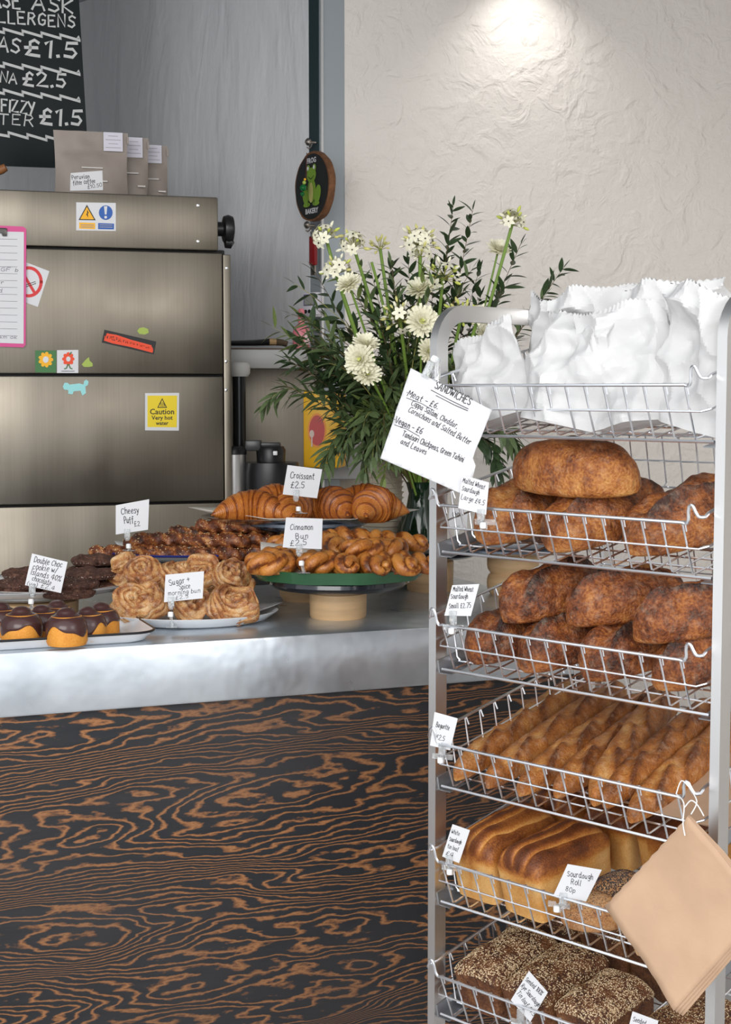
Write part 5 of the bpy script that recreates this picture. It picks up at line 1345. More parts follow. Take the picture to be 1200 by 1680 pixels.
# seeded rye tins
ryes = [tin('rye_loaf', rye_cr, .19, .112, .098, 70 + i * 3, score=False, dome=.28, top=.6, side=.35) for i in range(3)]
seed_l = mat('oat_and_sesame', (.72, .56, .35), .55); seed_d = mat('dark_seed', (.24, .13, .055), .5)
rs = []
def patchy(f, s_):
    def g(rn):
        p, n_ = f(rn); return (p, n_) if nz(p.x, p.y, p.z, 32, s_ * 3.1) > rn.uniform(-.5, .22) else None
    return g
for i, me in enumerate(ryes):
    f = top_points(me, .045, .15); rs.append((seeds(3400 - 900 * i, patchy(f, i), seed_l, .0017, 5 + i).mesh('pale_seeds', seed_l, smooth=False), seeds(1100 + 300 * i, f, seed_d, .0021, 15 + i).mesh('dark_seeds', seed_d, smooth=False)))
G6 = 'seeded rye loaves in the lowest basket'
for (u, v, h, ya, k, w, ro) in ((.078, .125, 0, 88, 0, 'pale-seeded rye loaf at the left front of the lowest basket', 0), (.198, .120, 0, 86, 1, 'rye loaf behind the seeded rye price card', 0), (.322, .098, 0, 84, 0, 'rye loaf crusted with pale flakes at the centre front of the lowest basket', 0), (.488, .105, 0, 80, 2, 'dark rye loaf at the right front, partly behind a price card', 0),
        (.080, .340, 0, 88, 1, 'rye loaf at the back left of the lowest basket', 0), (.215, .345, .006, 82, 1, 'seeded rye loaf leaning in the second row of the lowest basket', -8), (.318, .320, .004, 72, 2, 'rye loaf lying askew at the back right with a brown side showing', 10)):
    o = lay('rye_loaf', ryes[k], 5, u, v, h, ya, w, G6, roll=ro, sc=((.80 if .3 < u < .33 else 1.0), 1, 1)); inst('pale_seeds', rs[k][0], o, kind='stuff'); inst('dark_seeds', rs[k][1], o, kind='stuff')
# brown paper lying at the right of the baguette basket
kraft = mat('brown_kraft_paper', (.50, .325, .21), .7, noise_s=12, noise_a=.08, bump=.6, bump_s=20)
M4 = tray_M(3)
for i in range(3):
    b = MB(); b.box((0, 0, .001), (.15, .30, .0012)); b.obj('flat_paper_bag', kraft, None, M4 @ Matrix.Translation((.492 + .004 * i, .215 - .006 * i, .002 + .003 * i)) @ Matrix.Rotation(R(3 * i - 3), 4, 'Z'), smooth=False, label='flat brown paper bag lying under the rightmost baguette', cat='paper bag', group='flat brown bags in the baguette basket')
# hanging stack of brown bags on a string
MH = frame(RO + UU * .548 + VV * -.062 + ZZ * .70, -TH + 14, 0, 0)
MH = frame(at(1125, 1490, (RO + UU * .548 + VV * -.075).y), -TH + 16, 0, 0)
bag_px = [(1132, 1336), (1256, 1492), (1119, 1644), (995, 1484)]
bl_ = [loc2(MH, *p) for p in bag_px]
for i in range(4):
    vs = []; fs = []; n = 18; K = (4 - i)
    for a in range(n + 1):
        for c in range(n + 1):
            s_, t = a / n, c / n
            x = (bl_[0][0] * (1 - s_) + bl_[1][0] * s_) * (1 - t) + (bl_[3][0] * (1 - s_) + bl_[2][0] * s_) * t
            y = (bl_[0][1] * (1 - s_) + bl_[1][1] * s_) * (1 - t) + (bl_[3][1] * (1 - s_) + bl_[2][1] * s_) * t
            if a in (0,) and c % 2: x += .002; 
            cur = .020 * (s_ + t - .6) ** 2 + .006 * nz(x, y, 0, 15, 3) + .004 * abs(nz(x, y, 0, 34, 8)) + .002 * sin(5 * s_ + 7 * t)
            vs.append((x + .004 * i * s_, y - .003 * i * t, cur - i * .0028))
    for a in range(n):
        for c in range(n): q = a * (n + 1) + c; fs.append((q, q + 1, q + n + 2, q + n + 1))
    me = MB().add(vs, fs).mesh('brown_paper_bag', kraft)
    o = inst('brown_paper_bag', me, None, MH, label=('front', 'second', 'third', 'rearmost')[i] + ' brown paper bag of the bundle hanging from the baguette basket', cat='paper bag', group='brown bags hanging on the string')
    md = o.modifiers.new('thick', 'SOLIDIFY'); md.thickness = .0008
st = MB(); HP = MH.inverted() @ (tray_M(3) @ V3((.556, FY_, FZ_ + .028)))
tp = bl_[0]
st.tube(smooth_pts([tuple(HP + V3((-.012, -.02, .004))), tuple(HP + V3((-.004, 0.002, .004))), tuple(HP + V3((.008, -.006, .004)))], 4), .0010, 6)
st.tube(smooth_pts([tuple(HP + V3((-.012, -.02, .004))), (tp[0] - .006, tp[1] + .02, .012), (tp[0] - .006, tp[1] - .012, .014), (tp[0] - .002, tp[1] - .03, .016)], 5), .0010, 6)
st.tube(smooth_pts([tuple(HP + V3((.008, -.006, .004))), (tp[0] + .014, tp[1] + .025, .010), (tp[0] + .006, tp[1] + .004, .012)], 5), .0010, 6)
st.tube(smooth_pts([(tp[0] - .004, tp[1] + .014, .013), (tp[0] + .006, tp[1] + .026, .014), (tp[0] + .016, tp[1] + .020, .013), (tp[0] + .026, tp[1] + .004, .012)], 5), .0010, 6)
st.obj('white_string', mat('white_cotton_string', (.80, .80, .79), .8), None, MH, label='white cotton string tied to the basket hook, holding the brown bags', cat='string')

# ---------------------------------------------------------------- crumpled white paper bags in the top basket
tissue = mat('thin_white_paper', (.62, .615, .61), .75, bump=.25, bump_s=60)
def crumple_bag(seed, W, Hh, T, zig=True):
    """closed paper bag, puffed and creased"""
    rn = random.Random(seed); n, m_ = 44, 52
    folds = [(rn.uniform(0, 6.28), rn.uniform(-.5, .6), rn.uniform(.06, .22)) for _ in range(11)]
    def crease(x, y, s_):
        d = 0
        for i, (a, c, am) in enumerate(folds):
            q = (x / W * cos(a + s_ * .7) + y / Hh * sin(a + s_ * .7)) - c
            d += am * abs(q) * (1 if i % 2 else -1)
        return d * W * .5 + .010 * nz(x, y, s_, 16, seed) + .052 * (noise.voronoi((x * 13 + seed, y * 13, s_ + seed * .7))[0][0] - .4) + .014 * noise.voronoi((x * 31 + seed, y * 31, s_))[0][0]
    vs = []; fs = []
    for side in (0, 1):
        for j in range(m_ + 1):
            t = j / m_
            for i in range(n + 1):
                s_ = i / n; x = (s_ - .5) * W * (1 - .10 * t + .06 * nz(t * 3, seed, side, 1)); y = t * Hh
                e = max(0, (1 - abs(2 * s_ - 1) ** 2.5)) * max(0, 1 - t ** 2.2) ** .7
                z = (1 if side else -1) * (.002 + T / 2 * e) + crease(x, y, 0) * (.4 + .9 * t) + (crease(x, y, 2.5) * e * .5 if side else 0)
                if j == m_: y += (.004 if i % 2 else 0) + Hh * .10 * nz(s_ * 2.2, seed, 0, 1.0, seed)
                y += Hh * .06 * nz(s_ * 2, t * 2, seed, 1.0)  * t
                vs.append((x, y, z))
    q = (n + 1) * (m_ + 1)
    for s_ in range(2):
        for j in range(m_):
            for i in range(n): a = s_ * q + j * (n + 1) + i; fs.append((a, a + 1, a + n + 2, a + n + 1))
    for j in range(m_):
        for i in (0, n): a = j * (n + 1) + i; fs.append((a, a + n + 1, q + a + n + 1, q + a))
    for i in range(n): fs.append((i, i + 1, q + i + 1, q + i))
    me = MB().add(vs, fs).mesh('white_paper_bag', tissue)
    me.set_sharp_from_angle(angle=R(16))
    return me
wb = [crumple_bag(i * 5 + 2, W, Hh, T) for i, (W, Hh, T) in enumerate(((.17, .17, .06), (.17, .20, .07), (.19, .19, .07), (.18, .22, .06)))]
G1 = 'crumpled white paper bags in the top basket'
for (u, v, k, ya, ti, ro, w, h) in ((.100, .055, 0, 8, 14, 16, 'front left bag with a corner standing up', .004), (.245, .050, 2, -4, 16, -7, 'front bag left of centre', .002), (.385, .055, 1, 6, 12, 9, 'front bag right of centre', .002), (.490, .060, 3, -8, 10, -12, 'tall pointed bag at the right front', .004),
        (.140, .145, 1, -10, 6, -14, 'second-row, left, with a ragged top', .006), (.290, .150, 3, 10, 4, 8, 'second-row bag in the middle', .004), (.430, .155, 3, 0, 2, 5, 'second-row bag at the right, against the post', .006), (.22, .25, 1, 15, 0, -6, 'back-row bag at the left', .006), (.37, .26, 2, -12, 0, 10, 'back-row bag at the right', .006)):
    M = tray_M(0) @ Matrix.Translation((u, v, h)) @ Matrix.Rotation(R(ya), 4, 'Z') @ Matrix.Rotation(R(90 - TILT - ti + 6), 4, 'X') @ Matrix.Rotation(R(ro), 4, 'Z')
    inst('white_paper_bag', wb[k], None, M, label='crumpled white paper bag in the top basket, ' + w, cat='paper bag', group=G1)

# ================================================================ PRICE CARDS
def price_card(M, corners, lines, label, clip, joint, foot=None, pen=.11, cap=8, wire=False, grp='handwritten price cards'):
    o = empty('price_card', M, label, 'price card', grp)
    b = MB(); poly_px(b, M, corners, .0006); c = b.obj('card', white_paper, o, smooth=False)
    b = MB()
    for ln in lines: write(b, M, ln[0], ln[1], ln[2], ln[3] if len(ln) > 3 else cap, pen=pen)
    b.obj('lettering', ink, c, smooth=False)
    cx, cy = loc2(M, *clip); jx, jy = loc2(M, *joint)
    b = MB()
    b.box((cx, cy + .004, .003), (.013, .020, .002)); b.box((cx, cy + .002, -.002), (.013, .024, .002)); b.box((cx, cy - .009, .0005), (.008, .008, .008))
    b.obj('clip', clear, o, bev=.0006)
    b = MB(); jd = V3((jx - cx, jy - cy)); jm = Matrix.Translation((jx, jy, 0)) @ Matrix.Rotation(math.atan2(-jd.x, jd.y) if False else 0, 4, 'Z')
    b.lathe([(.001, -.006), (.0055, -.005), (.006, 0), (.0055, .005), (.001, .006)], 14, Matrix.Translation((jx, jy, 0)) @ Matrix.Rotation(R(90), 4, 'X')); b.obj('ball_joint', white_plastic, o)
    b = MB()
    if wire:
        b.box((jx, jy, -.006), (.010, .014, .008)); b.box((jx + .012, jy + .006, -.004), (.020, .010, .003)); b.box((jx - .010, jy + .006, -.004), (.014, .010, .003))
    else:
        fx_, fy_ = loc2(M, *foot); b.tube([(jx, jy, 0), ((jx + fx_) / 2, (jy + fy_) / 2, 0), (fx_, fy_, 0)], .0035, 8); b.lathe([(.001, -.001), (.014, -.001), (.014, .001), (.001, .0015)], 16, Matrix.Translation((fx_, fy_, 0)) @ Matrix.Rotation(R(-90), 4, 'X'))
    b.obj('clip_base', clear, o, bev=.0004)
    return o
price_card(frame(at(496, 791, 3.44), 6, -6), [(472, 763), (529, 770), (520.5, 817.5), (464, 811)], [('Croissant', (476, 784), (515, 787), 10), ('£2.5', (477, 800), (499, 801), 10)], 'white card reading Croissant, in front of the silver platter', (486, 814), (490, 835), (495, 842))
price_card(frame(at(497, 875, gc[1] - .165), 4, -6), [(469.6, 849), (529.6, 851), (528, 901), (464, 898)], [('Cinnamon', (476, 869), (513, 869), 9), ('Bun', (485, 884), (505, 883), 9), ('£2.5', (476, 895.5), (503, 894), 9)], 'white card reading Cinnamon Bun, clipped to the green plate', (491, 903), (495, 924), (499, 940))
price_card(frame(at(217, 848, 3.44), 2, -6), [(190, 829), (245, 819), (243, 869), (190, 877)], [('Cheesy', (199, 844), (228, 841), 10), ('Puff', (204, 859), (219, 857), 10), ('£2', (221, 864), (230, 862), 8)], 'white card reading Cheesy Puff, in front of the blue-rimmed plate', (209, 878), (211, 896), (212, 903))
price_card(frame(at(76, 940, 3.12), 6, -8), [(52.7, 908), (111, 922), (100, 973), (41, 960)], [('Double Choc', (55, 922), (101, 931), 9), ('cookie w/', (53, 933), (93, 940), 9), ('Islands 40%', (50, 942), (99, 954), 9), ('chocolate', (52, 952), (83, 960), 8), ('(vg) £2.4', (43, 960), (89, 968), 7)], 'white card reading Double Choc cookie, in front of the dark cookies', (53, 970), (51, 987), (52, 999))
price_card(frame(at(302, 962, bc[1] - .135), 4, -8), [(271.7, 943), (335, 937), (332.7, 981.7), (269.3, 988)], [('Sugar +', (278, 961), (312, 954), 9), ('Spice', (294, 967), (312, 965), 8), ('morning bun', (276, 977), (328, 972), 7), ('£2.5', (288, 984), (309, 981), 6)], 'white card reading Sugar and Spice morning bun, on the white oval plate', (281, 990), (280, 1008), (283, 1029))
def front_at(u, v=-.035): return (RO + UU * u + VV * v).y
price_card(frame(at(778, 812, front_at(.085, -.085)), -24, -4), [(758.8, 779), (803, 791.6), (798, 844.7), (752.4, 833.6)], [('Malted Wheat', (759, 791), (795, 803), 8), ('Sourdough', (758, 804), (786, 812), 8), ('Large £4.5', (756.5, 818), (794, 829), 8)], 'white card reading Malted Wheat Sourdough Large, on the second basket', (790, 849), (793, 862), wire=True)
price_card(frame(at(757, 985, front_at(.055)), -20, -4), [(742.7, 960), (787, 958), (773, 1010.7), (729.6, 1010)], [('Malted Wheat', (744, 970), (777, 970.5), 8), ('Sourdough', (740, 982), (768, 982), 8), ('Small £2.75', (737, 998), (773, 997), 8)], 'white card reading Malted Wheat Sourdough Small, on the third basket', (744, 1015), (741, 1035), wire=True)
price_card(frame(at(729, 1200, front_at(.02)), -20, -4), [(713.4, 1168), (751.6, 1178.6), (739, 1231), (706, 1223)], [('Baguette', (715.5, 1192), (737, 1198), 8), ('£2.5', (715.5, 1212), (729, 1216), 8)], 'white card reading Baguette, clipped to the left end of the baguette basket', (726, 1233), (723, 1247), wire=True)
price_card(frame(at(749, 1384, front_at(.045)), -25, -4), [(743, 1352), (771.6, 1362), (753.7, 1416), (726, 1405)], [('White', (741, 1367), (754, 1371), 7), ('Sourdough', (737.6, 1379), (757, 1385), 7), ('tin loaf', (734.6, 1391), (752, 1397), 7), ('£4', (731.6, 1401), (743, 1406), 7)], 'white card reading White Sourdough tin loaf, on the fifth basket', (738, 1415), (738, 1430), wire=True)
price_card(frame(at(947, 1448, front_at(.315)), -25, -4), [(932, 1417.5), (988, 1427), (962, 1479), (909, 1468)], [('Sourdough', (931, 1437), (973, 1443), 9), ('Roll', (937, 1450), (953, 1453), 9), ('80p', (928, 1461), (944, 1465), 8)], 'white card reading Sourdough Roll, on the fifth basket', (925, 1478), (914, 1491), wire=True)
price_card(frame(at(869, 1634, front_at(.22)), -28, -4), [(868.5, 1592.6), (899.5, 1628), (870.6, 1676.7), (838.7, 1640.6)], [('Seeded 100%', (862, 1608), (888, 1633), 8), ('Rye Sourdough', (855, 1618), (883, 1652), 8), ('Tin loaf £4.5', (848, 1629), (875, 1667), 8)], 'white card reading Seeded Rye Sourdough, tilted on the lowest basket', (855, 1668), (852, 1684), wire=True)
price_card(frame(at(1055, 1690, front_at(.44)), -28, -4), [(1038.5, 1659), (1081, 1674.6), (1070, 1722), (1027, 1706)], [('Seeded', (1039, 1675), (1060, 1682), 8), ('Rye', (1034, 1688), (1050, 1694), 8)], 'white card cut by the bottom edge of the photo, on the lowest basket', (1045, 1722), (1045, 1735), wire=True)
Mch = frame(at(755, 846, ra[1] - .07), 0, -5)
foot_ch = px_of((at(750, 880, ra[1] - .07).x, ra[1] - .07, zt_a + .012))
price_card(Mch, [(738, 830), (768, 834), (766, 870), (736, 866)], [('Choc', (743, 848), (757, 846), 8)], 'small white card reading Choc, half hidden behind the left rack post', (750, 872), (750, 882), foot_ch)

# ---------------------------------------------------------------- sandwich menu sheet
MW = frame(at(715, 700, 2.695), -18, -5)
def zfold(x, y):
    fy = y + x * .48 + .004
    return .006 * math.exp(-(fy / .02) ** 2) + .010 * (y * y) * 30 - .004 * nz(x, y, 0, 18, 2)
outline = [(675, 604), (808, 673), (777, 752), (781, 764), (768, 814), (624, 752), (647, 687)]
sw_ = empty('menu_sheet', MW, 'creased white sheet with the handwritten sandwich menu, clipped to the rack post', 'menu sheet')
ol = [loc2(MW, *p) for p in outline]
bmm = bmesh.new(); vv = [bmm.verts.new((x, y, 0)) for x, y in ol]; bmm.faces.new(vv)
for k in range(-30, 30):
    bmesh.ops.bisect_plane(bmm, geom=bmm.verts[:] + bmm.edges[:] + bmm.faces[:], plane_co=(k * .008, 0, 0), plane_no=(1, 0, 0))
    bmesh.ops.bisect_plane(bmm, geom=bmm.verts[:] + bmm.edges[:] + bmm.faces[:], plane_co=(0, k * .008, 0), plane_no=(0, 1, 0))
for v_ in bmm.verts: v_.co.z = zfold(v_.co.x, v_.co.y)
me = bpy.data.meshes.new('sheet'); bmm.to_mesh(me); bmm.free(); me.materials.append(white_paper)
me.polygons.foreach_set('use_smooth', [True] * len(me.polygons))
sheet = inst('sheet', me, sw_)
md = sheet.modifiers.new('thick', 'SOLIDIFY'); md.thickness = .0005; md.offset = -1
b = MB(); kk = dict(z=.0012, zf=zfold, pen=.11)
write(b, MW, 'SANDWICHES', (713, 636), (771, 665), 12, **kk)
line_px(b, MW, [(708, 640), (740, 657), (769, 671)], .0012, .0012, zfold); line_px(b, MW, [(716, 649), (745, 664), (768, 674)], .0012, .0012, zfold)
write(b, MW, '*Meat - £6.', (666, 648), (718, 671), 10, **kk); line_px(b, MW, [(668, 653), (692, 662), (713, 674)], .001, .0012, zfold)
write(b, MW, 'Coppa Salami, Cheddar,', (675, 664), (750, 703), 9, **kk)
write(b, MW, 'Cornichons and Salted Butter', (671, 675), (772, 730), 9, **kk)
write(b, MW, '*Vegan - £6', (646, 692), (692, 712), 10, **kk); line_px(b, MW, [(648, 697), (668, 704), (689, 716)], .001, .0012, zfold)
write(b, MW, 'Tandoori Chickpeas, Green Tahini', (660, 715), (760, 758), 9, **kk)
write(b, MW, 'and Leaves', (657, 727), (699, 746), 9, **kk)
b.obj('lettering', ink, sheet, smooth=False)
cx, cy = loc2(MW, 704, 607)
b = MB(); b.box((cx, cy, .006), (.014, .030, .002), Matrix.Rotation(R(-25), 3, 'Z')); b.box((cx, cy, -.004), (.014, .030, .002), Matrix.Rotation(R(-25), 3, 'Z')); b.obj('clip', clear, sw_, bev=.0006)
jx, jy = loc2(MW, 714, 590)
b = MB(); b.lathe([(.001, -.007), (.006, -.006), (.007, 0), (.006, .006), (.001, .007)], 14, Matrix.Translation((jx, jy, 0)) @ Matrix.Rotation(R(60), 4, 'Z') @ Matrix.Rotation(R(90), 4, 'X')); b.obj('ball_joint', white_plastic, sw_)
jx, jy = loc2(MW, 719, 606)
b = MB(); b.box((jx, jy, .002), (.008, .04, .012)); b.obj('clip_base', clear, sw_, bev=.001)
# ================================================================ BOUQUET
VY = 3.92
vx = at(690, 800, VY).x
vase_g = mat('dark_green_glass', (.012, .045, .018), .06, trans=.55, ior=1.5)
vs_ = empty('glass_vase', Matrix.Translation((vx, VY, ZC)), 'dark green glass vase holding the flowers, beside the left rack post', 'vase')
b = MB(); b.lathe([(.001, 0), (.050, 0), (.060, .012), (.066, .07), (.058, .15), (.036, .20), (.030, .235), (.038, .265), (.034, .265), (.026, .235), (.032, .20), (.054, .15), (.061, .07), (.055, .016), (.001, .010)], 36); b.obj('body', vase_g, vs_)
VM = V3((vx, VY, ZC + .255))
rnd = random.Random(77)
leaf_dk = mat('olive_leaf', (.048, .085, .034), .42, noise_s=9, noise_a=.4)
leaf_md = mat('willow_leaf', (.115, .165, .066), .45, noise_s=9, noise_a=.35)
leaf_lt = mat('young_leaf', (.20, .27, .075), .5, noise_s=9, noise_a=.25)
stem_g = mat('green_stem', (.17, .28, .045), .45)
stem_w = mat('woody_stem', (.13, .085, .035), .6)
stem_y = mat('yellow_green_stem', (.30, .29, .08), .5)
def leaf_mesh(w, curl, m):
    vs = []; fs = []; n = 7
    for i in range(n + 1):
        t = i / n; ww = w * (sin(pi * min(1, t ** .8)) ** .8 if 0 < t < 1 else 0.02); z = curl * (t * t) - .0
        for s_, zz in ((-1, .18), (0, 0), (1, .18)): vs.append((t, s_ * ww, -z + zz * ww))
    for i in range(n):
        for k in (0, 1): a = i * 3 + k; fs.append((a, a + 1, a + 4, a + 3))
    return MB().add(vs, fs).mesh('leaf', m)
LEAF = {'dk': [leaf_mesh(.15, c, leaf_dk) for c in (.05, .16, .28)], 'md': [leaf_mesh(.105, c, leaf_md) for c in (.08, .2, .34)], 'lt': [leaf_mesh(.11, c, leaf_lt) for c in (.05, .18, .3)]}
def bez(p0, p1, p2, n):
    return [p0 * (1 - t) ** 2 + p1 * 2 * t * (1 - t) + p2 * t * t for t in [i / (n - 1) for i in range(n)]]
def branch(tip, dY, bow, kind, label, n=22, ll=.045, sm=stem_w, start=.25, rs=.0016, via=None):
    P2 = at(tip[0], tip[1], VY + dY)
    mid = (VM + P2) / 2 + V3((0, 0, bow)) if via is None else at(via[0], via[1], VY + dY * .6)
    pts = bez(VM + V3((rnd.uniform(-.015, .015), rnd.uniform(-.015, .015), -.03)), mid, P2, 24)
    root = empty('foliage_branch', Matrix.Translation(VM), label, 'branch', 'leafy branches in the vase')
    b = MB(); b.tube([p - VM for p in pts], lambda t: rs * (1.3 - .9 * t), 6); b.obj('stem', sm, root)
    L = len(pts) - 1; n = int(n * 1.45)
    for i in range(n):
        t = start + (1 - start) * (i + .5) / n; f = t * L; k = min(L - 1, int(f)); p = pts[k].lerp(pts[k + 1], f - k)
        T = (pts[k + 1] - pts[k]).normalized()
        ang = (i * 137.5 + rnd.uniform(-25, 25)) % 360
        side = T.orthogonal(); side.rotate(Matrix.Rotation(R(ang), 3, T))
        d = (T * rnd.uniform(.75, 1.15) + side * rnd.uniform(.5, .95) + V3((0, 0, -.15))).normalized()
        q = d.to_track_quat('X', 'Z').to_matrix().to_4x4()
        s_ = ll * 1.45 * rnd.uniform(.75, 1.25) * (1 - .35 * t)
        inst('leaf', LEAF[kind][rnd.randrange(3)], root, Matrix.Translation(p - VM) @ q @ Matrix.Rotation(R(rnd.uniform(-40, 40)), 4, 'X') @ Matrix.Scale(s_, 4))
    q = (pts[-1] - pts[-2]).normalized().to_track_quat('X', 'Z').to_matrix().to_4x4()
    inst('leaf', LEAF[kind][0], root, Matrix.Translation(pts[-1] - VM) @ q @ Matrix.Scale(ll * .7, 4))
    return root
branch((428, 672), -.05, .1, 'md', 'trailing willowy branch reaching furthest left, drooping at its tip', 24, .05, stem_y, .3, via=(500, 560))
branch((470, 590), -.12, .08, 'dk', 'leafy branch pointing left towards the wall shelf', 26, .05)
branch((465, 632), -.06, .06, 'md', 'narrow-leaved branch over the yellow wall box', 26, .055)
branch((500, 520), .02, .05, 'dk', 'dark branch rising left across the kitchen timer', 24, .045)
branch((447, 536), .10, .1, 'lt', 'thin pale sprig pointing left at the pink bottle', 7, .06, stem_y, .6, rs=.001)
branch((532, 772), -.14, .2, 'md', 'willowy branch hanging in front of the yellow wall box', 24, .06, stem_y, .4, via=(560, 620))
branch((560, 745), -.12, .15, 'md', 'willowy branch drooping right of the yellow wall box', 24, .06, stem_y, .35, via=(590, 640))
branch((600, 775), -.20, .1, 'md', 'willowy branch hanging down over the croissants', 22, .055, stem_y, .3, via=(600, 650))
branch((632, 785), -.22, .1, 'lt', 'pale branch hanging towards the rightmost croissant', 20, .05, stem_y, .3, via=(640, 660))
branch((545, 660), -.1, .05, 'md', 'dense branch filling the lower left of the bouquet', 30, .055)
branch((540, 600), -.02, .05, 'dk', 'dense dark branch left of the white daisies', 30, .05)
branch((575, 540), .05, .04, 'dk', 'dark branch behind the leftmost thick stems', 28, .05)
branch((600, 490), .08, .03, 'dk', 'dark branch rising behind the seed-head flower', 26, .045)
branch((640, 440), .10, .02, 'dk', 'upright dark branch between the left and centre flower heads', 26, .045)
branch((744, 338), .10, .02, 'dk', 'tall dark sprig at the top centre against the wall', 34, .042, start=.3)
branch((776, 345), .06, .02, 'dk', 'tall dark sprig right of the top centre', 34, .042, start=.3)
branch((735, 400), .04, .01, 'dk', 'dark branch behind the green starburst flower', 28, .045)
branch((855, 400), .10, .02, 'dk', 'dark branch leaning right under the top right flower', 30, .045)
branch((925, 440), .12, .03, 'dk', 'branch reaching furthest right above the rack top bar', 28, .045, start=.4)
branch((895, 485), .08, .03, 'md', 'branch leaning right behind the rack top bar', 26, .045, start=.3)
branch((830, 470), .0, .02, 'dk', 'leafy branch behind the rack corner bend', 28, .045)
branch((790, 560), -.1, .02, 'md', 'leafy branch right of the rack corner, low', 26, .05)
branch((745, 600), -.15, .02, 'md', 'dense branch behind the sandwich menu sheet', 26, .05)
branch((690, 560), -.12, .01, 'dk', 'dense dark branch in the heart of the bouquet', 30, .05)
branch((640, 600), -.15, .01, 'md', 'dense branch in the lower heart of the bouquet', 30, .055)
branch((660, 480), .0, .01, 'dk', 'dark branch in the upper heart of the bouquet', 28, .045)
branch((848, 735), -.12, .25, 'md', 'narrow-leaved branch drooping right behind the top basket', 28, .055, start=.45, via=(800, 620))
branch((822, 775), -.1, .25, 'dk', 'dark branch hanging down right of the menu sheet', 26, .055, start=.45, via=(790, 640))
branch((865, 775), -.02, .25, 'md', 'branch hanging furthest down at the right, above the malted loaf', 24, .055, start=.5, via=(830, 620))
branch((600, 690), -.2, .08, 'md', 'dense low branch left of the menu sheet', 30, .055)

petal_w = mat('white_petal', (.90, .87, .68), .6, noise_s=20, noise_a=.08)
petal_y = mat('cream_yellow_bud', (.66, .62, .22), .55)
petal_g = mat('lime_floret', (.56, .62, .12), .55)
ovary = mat('black_ovary', (.012, .012, .008), .3)
centre_g = mat('green_yellow_centre', (.50, .55, .14), .6)
def floret_mesh():
    mb = MB(); mb.cm = 0
    for k in range(6):
        a = 2 * pi * k / 6; vs = []; n = 4
        for i in range(n + 1):
            t = i / n; w = .30 * sin(pi * (.12 + .80 * t)) ** .9; z = .22 * t - .30 * t * t
            for s_ in (-1, 0, 1): vs.append((cos(a) * t - sin(a) * s_ * w, sin(a) * t + cos(a) * s_ * w, z + .06 * abs(s_) + .02 * (k % 2)))
        mb.add(vs, [(i * 3 + j, i * 3 + j + 1, i * 3 + j + 4, i * 3 + j + 3) for i in range(n) for j in (0, 1)])
    return mb.mesh('floret', petal_w)
FL = floret_mesh()
OV = MB().lathe([(.001, -.05), (.10, .0), (.125, .10), (.09, .2), (.001, .24)], 10).mesh('ovary', ovary)
BUDS = [MB().lathe([(.001, 0), (.16, .15), (.24, .55), (.14, .95), (.001, 1.1)], 8).mesh('bud', m) for m in (petal_y, petal_g, petal_w)]
def stemline(head, Y, via, m, root, r=.0042):
    H_ = at(*head, Y); pts = bez(VM + V3((rnd.uniform(-.015, .015), rnd.uniform(-.012, .012), -.05)), at(*via, VY + (Y - VY) * .5), H_, 18)
    b = MB(); b.tube([p - VM for p in pts], r, 8); b.obj('stem', m, root)
    return H_ - VM, (pts[-1] - pts[-2]).normalized()
def umbel(head, dY, via, label, nf=16, r=.034, open_=.7, fs=.0125, mix=(2, 0, 1), r_st=.0042):
    root = empty('star_flower', Matrix.Translation(VM), label, 'flower', 'star-of-Bethlehem flower heads')
    H_, T = stemline(head, VY + dY, via, stem_g, root, r_st)
    ped = MB(); T = (T + V3((0, -.35, .15))).normalized()
    M0 = Matrix.Translation(H_) @ T.to_track_quat('Z', 'Y').to_matrix().to_4x4()
    for i in range(nf):
        f = (i + .5) / nf; th = math.acos(1 - f * (1 - cos(R(105)))); ph = i * 2.39996
        d = V3((sin(th) * cos(ph), sin(th) * sin(ph), cos(th))); rr = r * rnd.uniform(.8, 1.12)
        e = d * rr + V3((0, 0, r * .1))
        ped.tube([M0 @ V3((0, 0, -.004)), M0 @ (e * .6 + V3((0, 0, -.002))), M0 @ e], .0008, 4)
        Mq = M0 @ Matrix.Translation(e) @ d.to_track_quat('Z', 'Y').to_matrix().to_4x4()
        if rnd.random() < open_:
            fo = inst('floret', FL, root, Mq @ Matrix.Scale(fs * rnd.uniform(.8, 1.15), 4)); inst('ovary', OV, fo)
        else: inst('bud', BUDS[mix[i % len(mix)]], root, Mq @ Matrix.Scale(fs * rnd.uniform(.75, 1.0), 4))
    ped.obj('flower_stalks', stem_y, root)
    return root
umbel((535, 390), -.05, (580, 560), 'white star flower head at the top left of the bouquet', 17, .028, .45, 0.0182)
umbel((580, 405), -.08, (620, 520), 'white star flower head with black eyes, second from the left', 15, .030, .55, 0.0189)
umbel((552, 447), -.10, (600, 600), 'cream star flower head below the top left one', 20, .032, .35, 0.0175)
umbel((624, 407), -.02, (640, 520), 'yellowish seed-head flower between the white flower heads', 16, .020, .0, 0.0147, (0,))
umbel((689, 402), -.05, (690, 560), 'largest cream star flower head at the top centre', 30, .038, .3, 0.0175, (0, 2))
umbel((690, 420), -.09, (688, 580), 'cream star flower hanging under the largest head', 10, .022, .6, 0.0168, (0, 2))
umbel((841, 367), -.02, (790, 560), 'white star flower head highest at the right of the bouquet', 20, .028, .4, 0.0182, (1, 2))
umbel((727, 456), -.10, (715, 580), 'green starburst flower head above the rack corner', 22, .036, .05, 0.0182, (1, 2))
umbel((657, 524), -.20, (668, 620), 'yellow starburst flower head in the middle of the bouquet', 24, .036, .05, 0.0168, (0, 2))
umbel((757, 520), -.12, (735, 620), 'yellow starburst flower head inside the rack corner bend', 20, .032, .05, 0.0168, (0, 1))
